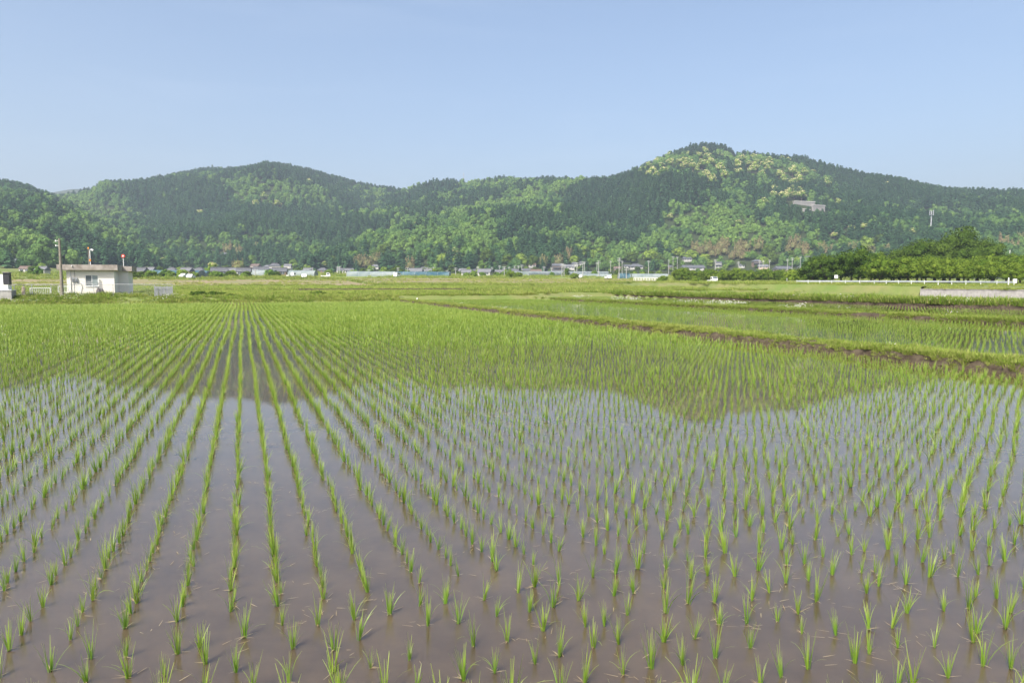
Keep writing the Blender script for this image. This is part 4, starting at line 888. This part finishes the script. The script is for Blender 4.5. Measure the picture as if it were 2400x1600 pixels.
for (u, v, s, lb) in [(88.5, -4.6, .9, 'dark bush on the far bank right of the corrugated panels'), (88.0, -2.9, .85, 'second dark bush on the far bank'), (86.5, -1.2, .6, 'low dark bush trailing right on the far bank'), (95, 4.0, .6, 'small bush on the meadow behind the far bank'), (90, 8.6, .8, 'round bright bush on the far bank'), (91, 11.5, .6, 'low bush right of the round bright bush'), (90, 13.2, .5, 'smaller bush beyond the round bright bush')]:
    x, y = uv2xy(u, v); near_tree('bush', lb, 'bush', PR_bush, Vector((x, y, Hs(x, y)-.1)), s, None, .65)

# ------------------------------------------------------------------ guardrail, wall, signs, stakes
gp = [ground(1868, 147), ground(1950, 143), ground(2050, 137), ground(2200, 126), ground(2300, 118), ground(2378, 112)]
gt = thing('guardrail', 'long white roadside guardrail in front of the orchard', 'guardrail', gp[0])
P = [p-gp[0] for p in gp]; mb = MB()
for p0, p1 in zip(P[:-1], P[1:]):
    dx = (p1-p0).normalized(); nn = Vector((-dx.y, dx.x, 0))*-.04
    for z0, z1 in ((.44, .56), (.60, .72)):
        a, b = p0+nn, p1+nn
        mb.add([a+Vector((0,0,z0)), b+Vector((0,0,z0)), b+nn+Vector((0,0,(z0+z1)/2)), a+nn+Vector((0,0,(z0+z1)/2)), a+Vector((0,0,z1)), b+Vector((0,0,z1))], [(0,1,2,3),(3,2,5,4)])
    mb.add([p0+Vector((0,0,.5)), p1+Vector((0,0,.5)), p1+Vector((0,0,.66)), p0+Vector((0,0,.66))], [(0,1,2,3)])
mb.build('rail_beam', mat('aged_rail_paint', (.38, .41, .44), .6, .3, noise=(1.5, (.50, .52, .53), .8)), gt)
pm = MB().tube((0,0,-.3),(0,0,.80),.06,n=8).mesh('post', M_white)
for p0, p1 in zip(P[:-1], P[1:]):
    n = max(1, int((p1-p0).length/2.2))
    for k in range(n): o = link(bpy.data.objects.new('post', pm)); o.parent = gt; o.location = p0.lerp(p1, k/n)
o = link(bpy.data.objects.new('post', pm)); o.parent = gt; o.location = P[-1]
MB().box(P[-1].x-.1, P[-1].y-.15, .2, P[-1].x+.35, P[-1].y+.15, .85).build('end_plate', M_white, gt)
p = ground(2365, 112); t = thing('marker_post', 'short white marker post beside the guardrail right end', 'post', p); MB().tube((0,0,-.2),(0,0,1.25),.08,n=8).build('shaft', M_white, t); MB().tube((0,0,1.25),(0,0,1.32),.09,.03,n=8).build('cap', M_white, t)
# concrete retaining wall, cast in bays
tag(uv_sheet('ground', 27, 76.6, 94.42, 101, 1.2, M_ground, lambda U, V, X, Y: 1.22+.12*fbm(X/2, Y/2, 3)), 'grassy strip of ground on top of the concrete retaining wall')
wt = thing('retaining_wall', 'weathered pale concrete retaining wall at the edge of the far right paddy', 'wall', (*uv2xy(76.5, 94.4), .12), RU+math.pi/2+math.pi)
# local +x runs along -U (towards the camera)
bay = MB().box(0.012, -.14, -.4, 3.985, .14, 1.12).mesh('wall_bay', M_conc); cop = MB().box(0.012, -.2, 1.123, 3.985, .2, 1.20).mesh('coping', M_conc)
wt.rotation_euler = (0, 0, math.atan2(-UY, -UX))
for k in range(12):
    o = link(bpy.data.objects.new('wall_bay', bay)); o.parent = wt; o.location = (k*4, 0, 0)
    o = link(bpy.data.objects.new('coping', cop)); o.parent = wt; o.location = (k*4, 0, 0)
scat_uv('grass', 'dry weeds hanging over the concrete wall top', C_gl, 6, 28, 76, 94.3, 97.5, 9, .7, .6, lambda U, V, X, Y: X*0+1.25)
scat_uv('grass', 'tall roadside grass around the guardrail', C_gl, 6, 60, 140, 98, 150, 1.0, .6, .3, clump=(8, .40))
# board sign
p = ground(1960, 149); t = thing('board_sign', 'small blank white board sign on two legs before the dark trees', 'sign', p)
zt = at(1960, 644.5, 149).z-p.z
MB().box(-.36, -.03, zt-.68, .36, .03, zt).build('board', M_white, t)
for s in (-.27, .27): MB().tube((s, .06, -.3), (s, .06, zt-.1), .03, n=6).build('leg', M_wood, t)
for (px, top, d, r_, m_, lb, nm) in [(1845, 652, 165, .05, M_white, 'thin white stake left of the guardrail', 'stake'), (2017, 649, 125, .035, M_wood, 'thin brown wooden stake before the guardrail', 'stake'), (2364, 586, 190, .08, M_white, 'slim white pole above the orchard at the right', 'pole'), (697, 0, 0, 0, None, '', ''), (935, 695, 86, .07, M_white, 'left white peg at the corner of the near paddy', 'peg'), (977, 698, 84, .08, M_white, 'right white peg at the corner of the near paddy', 'peg'), (1972, 688, 108, .10, M_white, 'taller white peg in the far right paddy', 'peg'), (1977, 691, 107, .12, M_white, 'low white peg in the far right paddy', 'peg')]:
    if not r_: continue
    g = ground(px, d); g.z = max(g.z, 0); zt = at(px, top, d).z; t = thing(nm, lb, nm, g); MB().tube((0,0,-.2),(0,0,zt-g.z-.04),r_,r_*.9,8).build('shaft', m_, t); MB().tube((0,0,zt-g.z-.04),(0,0,zt-g.z),r_*.95,r_*.4,8).build('tip', m_, t)
p = ground(1856, 162); t = thing('culvert_box', 'low grey concrete culvert box beside the thin white stake', 'box', p); MB().box(-.7, -.4, -.2, .7, .4, .42).build('body', M_conc, t); MB().box(-.78, -.48, .42, .78, .48, .52).build('lid', M_conc, t)

# ------------------------------------------------------------------ pump house and its yard (local x = across rows, y = along rows)
def uvz(px, py, u0):                        # point seen at a photo pixel on the plane u = u0
    x, y, z = ray(px, py); k = u0/(x*UX+y*UY); return (x*k*VX+y*k*VY, CH+z*k)
U0 = 86.0; GZ = .86; A0 = uvz(158, 691, U0)[0]; A1 = uvz(269.6, 691, U0)[0]; ROT = RU*-1
def toL(v, u): return v-A0, u-U0
hx, hy = uv2xy(U0, A0); ph = thing('pump_house', 'small cream flat roofed pump house with stained concrete roof slab', 'building', (hx, hy, GZ), -RU)
Wd = A1-A0; Dp = 2.9; Hw = uvz(200, 633, U0)[1]-GZ; Ht = uvz(200, 620.3, U0)[1]-GZ
wx0, wz1 = uvz(199.6, 644.5, U0); wx1, wz0 = uvz(231, 670.5, U0); wx0 -= A0; wx1 -= A0; wz0 -= GZ; wz1 -= GZ
wb = MB(); wb.box(0, 0, -.8, wx0, .16, Hw).box(wx1, 0, -.8, Wd, .16, Hw).box(wx0, 0, -.8, wx1, .16, wz0).box(wx0, 0, wz1, wx1, .16, Hw)
wb.box(0, .16, -.8, .16, Dp, Hw).box(Wd-.16, .16, -.8, Wd, Dp, Hw).box(.16, Dp-.16, -.8, Wd-.16, Dp, Hw); wb.build('wall', M_wall, ph)
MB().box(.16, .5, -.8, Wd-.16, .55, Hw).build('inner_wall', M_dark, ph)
MB().box(-.75, -.5, Hw, Wd+.42, Dp+.4, Ht).build('roof_slab', M_slab, ph)
wf = MB(); fr = .05; mx_ = (wx0+wx1)/2
wf.box(wx0, .03, wz0, wx0+fr, .12, wz1).box(wx1-fr, .03, wz0, wx1, .12, wz1).box(wx0+fr, .03, wz0, wx1-fr, .12, wz0+fr).box(wx0+fr, .03, wz1-fr, wx1-fr, .12, wz1).box(mx_-fr/2, .03, wz0+fr, mx_+fr/2, .12, wz1-fr)
win = thing('window', None, None, (0, 0, 0)); win.parent = ph; wf.build('frame', M_white, win)
MB().box(wx0+fr, .07, wz0+fr, mx_-fr/2, .09, wz1-fr).build('pane', M_glass, win); MB().box(mx_+fr/2, .07, wz0+fr, wx1-fr, .09, wz1-fr).build('pane', M_curt, win)
MB().box(wx0+fr, .05, wz0+.28, mx_, .065, wz0+.32).box(wx0+fr, .05, wz0+.45, mx_, .065, wz0+.48).build('guard_bar', M_white, win); MB().box(wx0-.06, -.07, wz0-.07, wx1+.06, .03, wz0).build('sill', M_white, win)
# annex behind, offset to the right
N1 = uvz(302.7, 680, U0+Dp)[0]-A0
MB().box(Wd+.004, Dp-.1, -.8, N1, Dp+3.2, Hw-.06).build('annex_wall', M_wall, ph); MB().box(Wd+.425, Dp-.35, Hw-.055, N1+.4, Dp+3.5, Ht-.08).build('annex_roof', M_slab, ph)
x_, _ = uvz(165, 650, U0); x_ -= A0
MB().tube((x_, -.06, -.3), (x_, -.06, Hw), .035, n=8).build('drain_pipe', M_white, ph)
for (a, b, c, d_) in ((169, 651, 174, 661), (176, 651, 182, 661)):
    q0, z1 = uvz(a, b, U0); q1, z0 = uvz(c, d_, U0); q0 -= A0; q1 -= A0; z0 -= GZ; z1 -= GZ
    mbx = MB().box(q0, -.14, z0, q1, 0, z1).build('meter_box', M_grey, ph); MB().tube(((q0+q1)/2, -.17, (z0*.4+z1*.6)), ((q0+q1)/2, -.14, (z0*.4+z1*.6)), .06, n=10).build('dial', M_glass, mbx); MB().box(q0+.03, -.155, z0+.04, q1-.03, -.142, z0+.13).build('cover', M_dark, mbx)
cp_ = [uvz(a, b, U0) for a, b in ((171, 623), (174, 634), (176, 651))]; cp2 = [uvz(a, b, U0) for a, b in ((182, 661), (190, 664), (193, 672), (190, 688))]
MB().path([(a-A0, -.55 if i == 0 else -.04, b-GZ) for i, (a, b) in enumerate(cp_)], .018).build('cable', M_dark, ph); MB().path([(a-A0, -.03, b-GZ) for a, b in cp2], .022).build('conduit', M_grey, ph)
a, b = uvz(171, 623, U0); MB().tube((a-A0, -.56, b-GZ-.08), (a-A0, -.56, b-GZ+.06), .06, .05, 8).build('insulator', M_white, ph)
# dark rounded covered units standing against the wall
for (pa, pb, pc, r_, lb) in ((226, 674, 236, .26, 'dark rounded covered valve against the pump house wall'), (237, 676, 242, .16, 'smaller dark covered valve right of the rounded one')):
    a0, zt = uvz(pa, pb, U0-.5); a1, _ = uvz(pc, pb, U0-.5); v_ = (a0+a1)/2; x, y = uv2xy(U0-.5, v_); t = thing('covered_valve', lb, 'valve', (x, y, GZ)); hgt = zt-GZ
    pr = [(r_*1.0, -.3), (r_*1.05, hgt*.35), (r_*.9, hgt*.65), (r_*.5, hgt*.92), (0.02, hgt)]; mb = MB()
    for (ra, za), (rb_, zb_) in zip(pr[:-1], pr[1:]): mb.tube((0,0,za),(0,0,zb_),ra,rb_,12,cap=False)
    mb.build('cover', mat('tarp_grey', (.09, .08, .08), .8), t, smooth=True); MB().tube((0,0,hgt*.33),(0,0,hgt*.37),r_*1.1,n=12).build('cord', M_grey, t)
# lamp posts on / behind the roof
def on_roof(px, top, u): v_, zt = uvz(px, top, u); x, y = uv2xy(u, v_); return x, y, zt
x, y, zt = on_roof(207, 583, U0+Dp+1.2); t = thing('siren_post', 'thin rusty post with small orange top behind the pump house roof', 'post', (x, y, GZ), -RU); hh = zt-GZ
MB().tube((0,0,-.3),(0,0,hh),.06,.05,8).build('shaft', M_wood, t); MB().tube((0,0,hh),(0,0,hh+.18),.09,.05,8).build('beacon', M_orange, t)
x, y, zt = on_roof(210.4, 588, U0+1.5); t = thing('lamp_post', 'white lamp post with curved head and amber light on the roof', 'lamp', (x, y, GZ+Ht), -RU); hh = zt-GZ-Ht
MB().tube((0,0,0),(0,0,hh),.035,n=8).build('shaft', M_white, t); MB().path([(0,0,hh),(.04,0,hh+.14),(.16,0,hh+.2),(.3,0,hh+.14)], .03).build('arm', M_white, t)
MB().tube((.12,0,hh+.17),(.3,0,hh+.06),.07,.11,10).build('lamp_head', M_white, t); zz = uvz(210, 610, U0+1.5)[1]-GZ-Ht; MB().tube((0,0,zz-.1),(0,0,zz+.12),.10,.08,10).build('amber_light', M_orange, t)
x, y, zt = on_roof(288.6, 600, U0+Dp+.8); t = thing('alarm_lamp', 'red and white round alarm lamp on a thin white pole at the roof end', 'lamp', (x, y, GZ+Ht-.08), -RU); hh = zt-GZ-Ht+.08
MB().tube((0,0,0),(0,0,hh),.03,n=8).build('shaft', M_white, t); MB().tube((0,-.1,hh),(0,.1,hh),.19,n=16).build('red_disc', M_red, t); MB().tube((0,-.13,hh),(0,-.1,hh),.09,n=12).build('white_centre', M_white, t)
# wooden utility pole with wires
v_, zt = uvz(139, 559, 83.5); vb, _ = uvz(145.5, 690, 83.5); x, y = uv2xy(83.5, vb); t = thing('wooden_pole', 'weathered wooden utility pole leaning beside the pump house', 'pole', (x, y, .8), -RU); hh = zt-.8
MB().tube((0,0,-.4),(v_-vb,0,hh),.17,.10,10).build('shaft', M_wood, t); ins = MB()
for z in (hh-.25, hh-.72): ins.tube((v_-vb-.12,0,z),(v_-vb-.35,0,z),.03,n=6).tube((v_-vb-.32,0,z-.06),(v_-vb-.32,0,z+.1),.07,.05,8)
ins.build('insulator', M_white, t)
wr = MB()
for z, ze in ((hh-.72, 4.9), (hh-.25, 5.5)):
    pts = [Vector((v_-vb-.32, 0, z)).lerp(Vector((-24, 4, ze)), k/14)-Vector((0,0,.7*4*(k/14)*(1-k/14))) for k in range(15)]; wr.path(pts, .011, 4)
pts = [Vector((v_-vb, 0, hh-1.6)).lerp(Vector((uvz(171, 623, U0)[0]-vb, 1.9, GZ+Ht-.9)), k/6)-Vector((0,0,.15*4*(k/6)*(1-k/6))) for k in range(7)]; wr.path(pts, .011, 4)
wr.build('wire', M_dark, t)
# pipe-and-mesh fence in front
def fp(px, u=84.2): v_, _ = uvz(px, 680, u); x, y = uv2xy(u, v_); return Vector((x, y, Hs(x, y)+.02))
ft = thing('yard_fence', 'grey pipe fence with wire mesh running in front of the pump house', 'fence', fp(28), -RU); base = uvz(28, 680, 84.2)[0]; ztop = uvz(220, 666.3, 84.2)[1]-ft.location.z
Lf = uvz(404, 680, 84.2)[0]-base
MB().tube((0,0,ztop),(Lf,0,ztop),.025,n=8).build('top_rail', M_grey, ft)
pm = MB().tube((0,0,-.5),(0,0,ztop-.001),.028,n=8).mesh('post', M_grey)
for px in (34, 56, 75, 120, 175, 220, 265, 310, 362, 404): o = link(bpy.data.objects.new('post', pm)); o.parent = ft; o.location = (uvz(px, 680, 84.2)[0]-base, 0, 0)
mb = MB(); st = .16; n = int(Lf/st)
for k in range(n):
    x = k*st; mb.tube((x,0,0.05),(x+.55,0,ztop-.02),.005,n=3,cap=False).tube((x+.55,0,0.05),(x,0,ztop-.02),.005,n=3,cap=False)
o = mb.build('wire_mesh', M_grey, ft); o['kind'] = 'stuff'
# corrugated panels at the right end
for k in range(5):
    pa, pb = 362+k*8.4, 362+(k+1)*8.4-.5; v0_, _ = uvz(pa, 670, 84.5); v1_, _ = uvz(pb, 670, 84.5)
    if k == 0: ct = thing('corrugated_panels', 'grey corrugated sheet panels at the right end of the yard fence', 'panel', (*uv2xy(84.5, v0_), .85), -RU); cb = v0_
    mb = MB(); nn = 8
    vs = []; 
    for i in range(nn+1):
        xx = (v0_-cb)+(v1_-v0_)*i/nn; yy = .03*(i % 2)+.02*(k % 2)
        vs += [(xx, yy, -.3), (xx, yy, .98-.03*(k % 3)), (xx, yy+.008, -.3), (xx, yy+.008, .98-.03*(k % 3))]
    fs = []
    for i in range(nn): a = 4*i; fs += [(a, a+4, a+5, a+1), (a+2, a+3, a+7, a+6), (a+1, a+5, a+7, a+3)]
    mb.add(vs, fs).build('panel', M_grey, ct)
# white railings
for (pa, pb, top, lb) in ((70, 118, 675, 'white pipe railing with close bars left of the wooden pole'), (136, 160, 671, 'white railing between the wooden pole and the pump house')):
    va, zt = uvz(pa, top, 85.2); vb_, _ = uvz(pb, top, 85.2); x, y = uv2xy(85.2, va); t = thing('white_railing', lb, 'railing', (x, y, .85), -RU); L_ = vb_-va; hh = zt-.85
    MB().tube((0,0,hh),(L_,0,hh),.03,n=8).build('rail', M_white, t); MB().tube((0,0,hh-.58),(L_,0,hh-.58),.025,n=8).build('rail', M_white, t)
    bm_ = MB().tube((0,0,hh-.58),(0,0,hh),.016,n=6).mesh('bar', M_white); pm_ = MB().tube((0,0,-.4),(0,0,hh),.03,n=8).mesh('post', M_white)
    for k in range(int(L_/.16)): o = link(bpy.data.objects.new('bar', bm_)); o.parent = t; o.location = ((k+.5)*.16, 0, 0)
    for xx in (0, L_): o = link(bpy.data.objects.new('post', pm_)); o.parent = t; o.location = (xx, 0, 0)
# sluice block at the left edge
v0_, z1 = uvz(-14, 668, 82.4); v1_, _ = uvz(25.5, 668, 82.4); x, y = uv2xy(82.4, v0_); t = thing('sluice_block', 'white concrete sluice block with a black control box at the left picture edge', 'block', (x, y, .6), -RU); L_ = v1_-v0_; hh = uvz(10, 681, 82.4)[1]-.6
MB().box(0, 0, -.8, L_, 1.6, hh).build('base', M_conc, t); MB().box(-.1, -.06, hh, L_+.04, 1.66, hh+.07).build('ledge', M_white, t)
MB().box(0, .15, hh+.07, L_-.28, 1.3, z1-.6+.02).build('upper_block', M_white, t)
q0, zb = uvz(7.5, 667, 82.6); q1, zt = uvz(19.5, 639, 82.6); MB().box(q0-v0_, .3, z1-.56, q1-v0_, 1.1, zt-.6).build('control_box', M_dark, t); MB().box(q0-v0_-.95, .3, z1-.56, q0-v0_-.02, 1.0, zt-.75).build('white_box', M_white, t); MB().box(q0-v0_-.08, .2, zt-.6, q1-v0_+.06, 1.2, zt-.54).build('box_lid', M_conc, t)
v_, zt = uvz(54.5, 671, 84.8); x, y = uv2xy(84.8, v_); t = thing('valve_cover', 'small beige capped valve cover beside the white railing', 'valve', (x, y, .85), -RU); hh = zt-.85; MB().box(-.13, -.13, -.3, .13, .13, hh-.12).build('body', M_hwallc, t); MB().add([(-.16,-.16,hh-.12),(.16,-.16,hh-.12),(.16,.16,hh-.12),(-.16,.16,hh-.12),(0,0,hh)],[(3,2,1,0),(0,1,4),(1,2,4),(2,3,4),(3,0,4)]).build('cap', M_hwallc, t)

# ------------------------------------------------------------------ haze
if HAZE:
    hm = bpy.data.materials.new('haze_air'); hm.use_nodes = True; N = hm.node_tree.nodes; N.clear(); ou = N.new('ShaderNodeOutputMaterial'); pv = N.new('ShaderNodeVolumePrincipled')
    pv.inputs['Color'].default_value = (.74, .86, 1, 1); pv.inputs['Density'].default_value = HAZE; pv.inputs['Anisotropy'].default_value = .2
    hm.node_tree.links.new(pv.outputs[0], ou.inputs['Volume'])
    hz = MB().box(-4200, -4200, -4, 4200, 4200, 420).build('haze', hm); tag(hz, 'thin blue summer haze over the valley', kind='stuff')
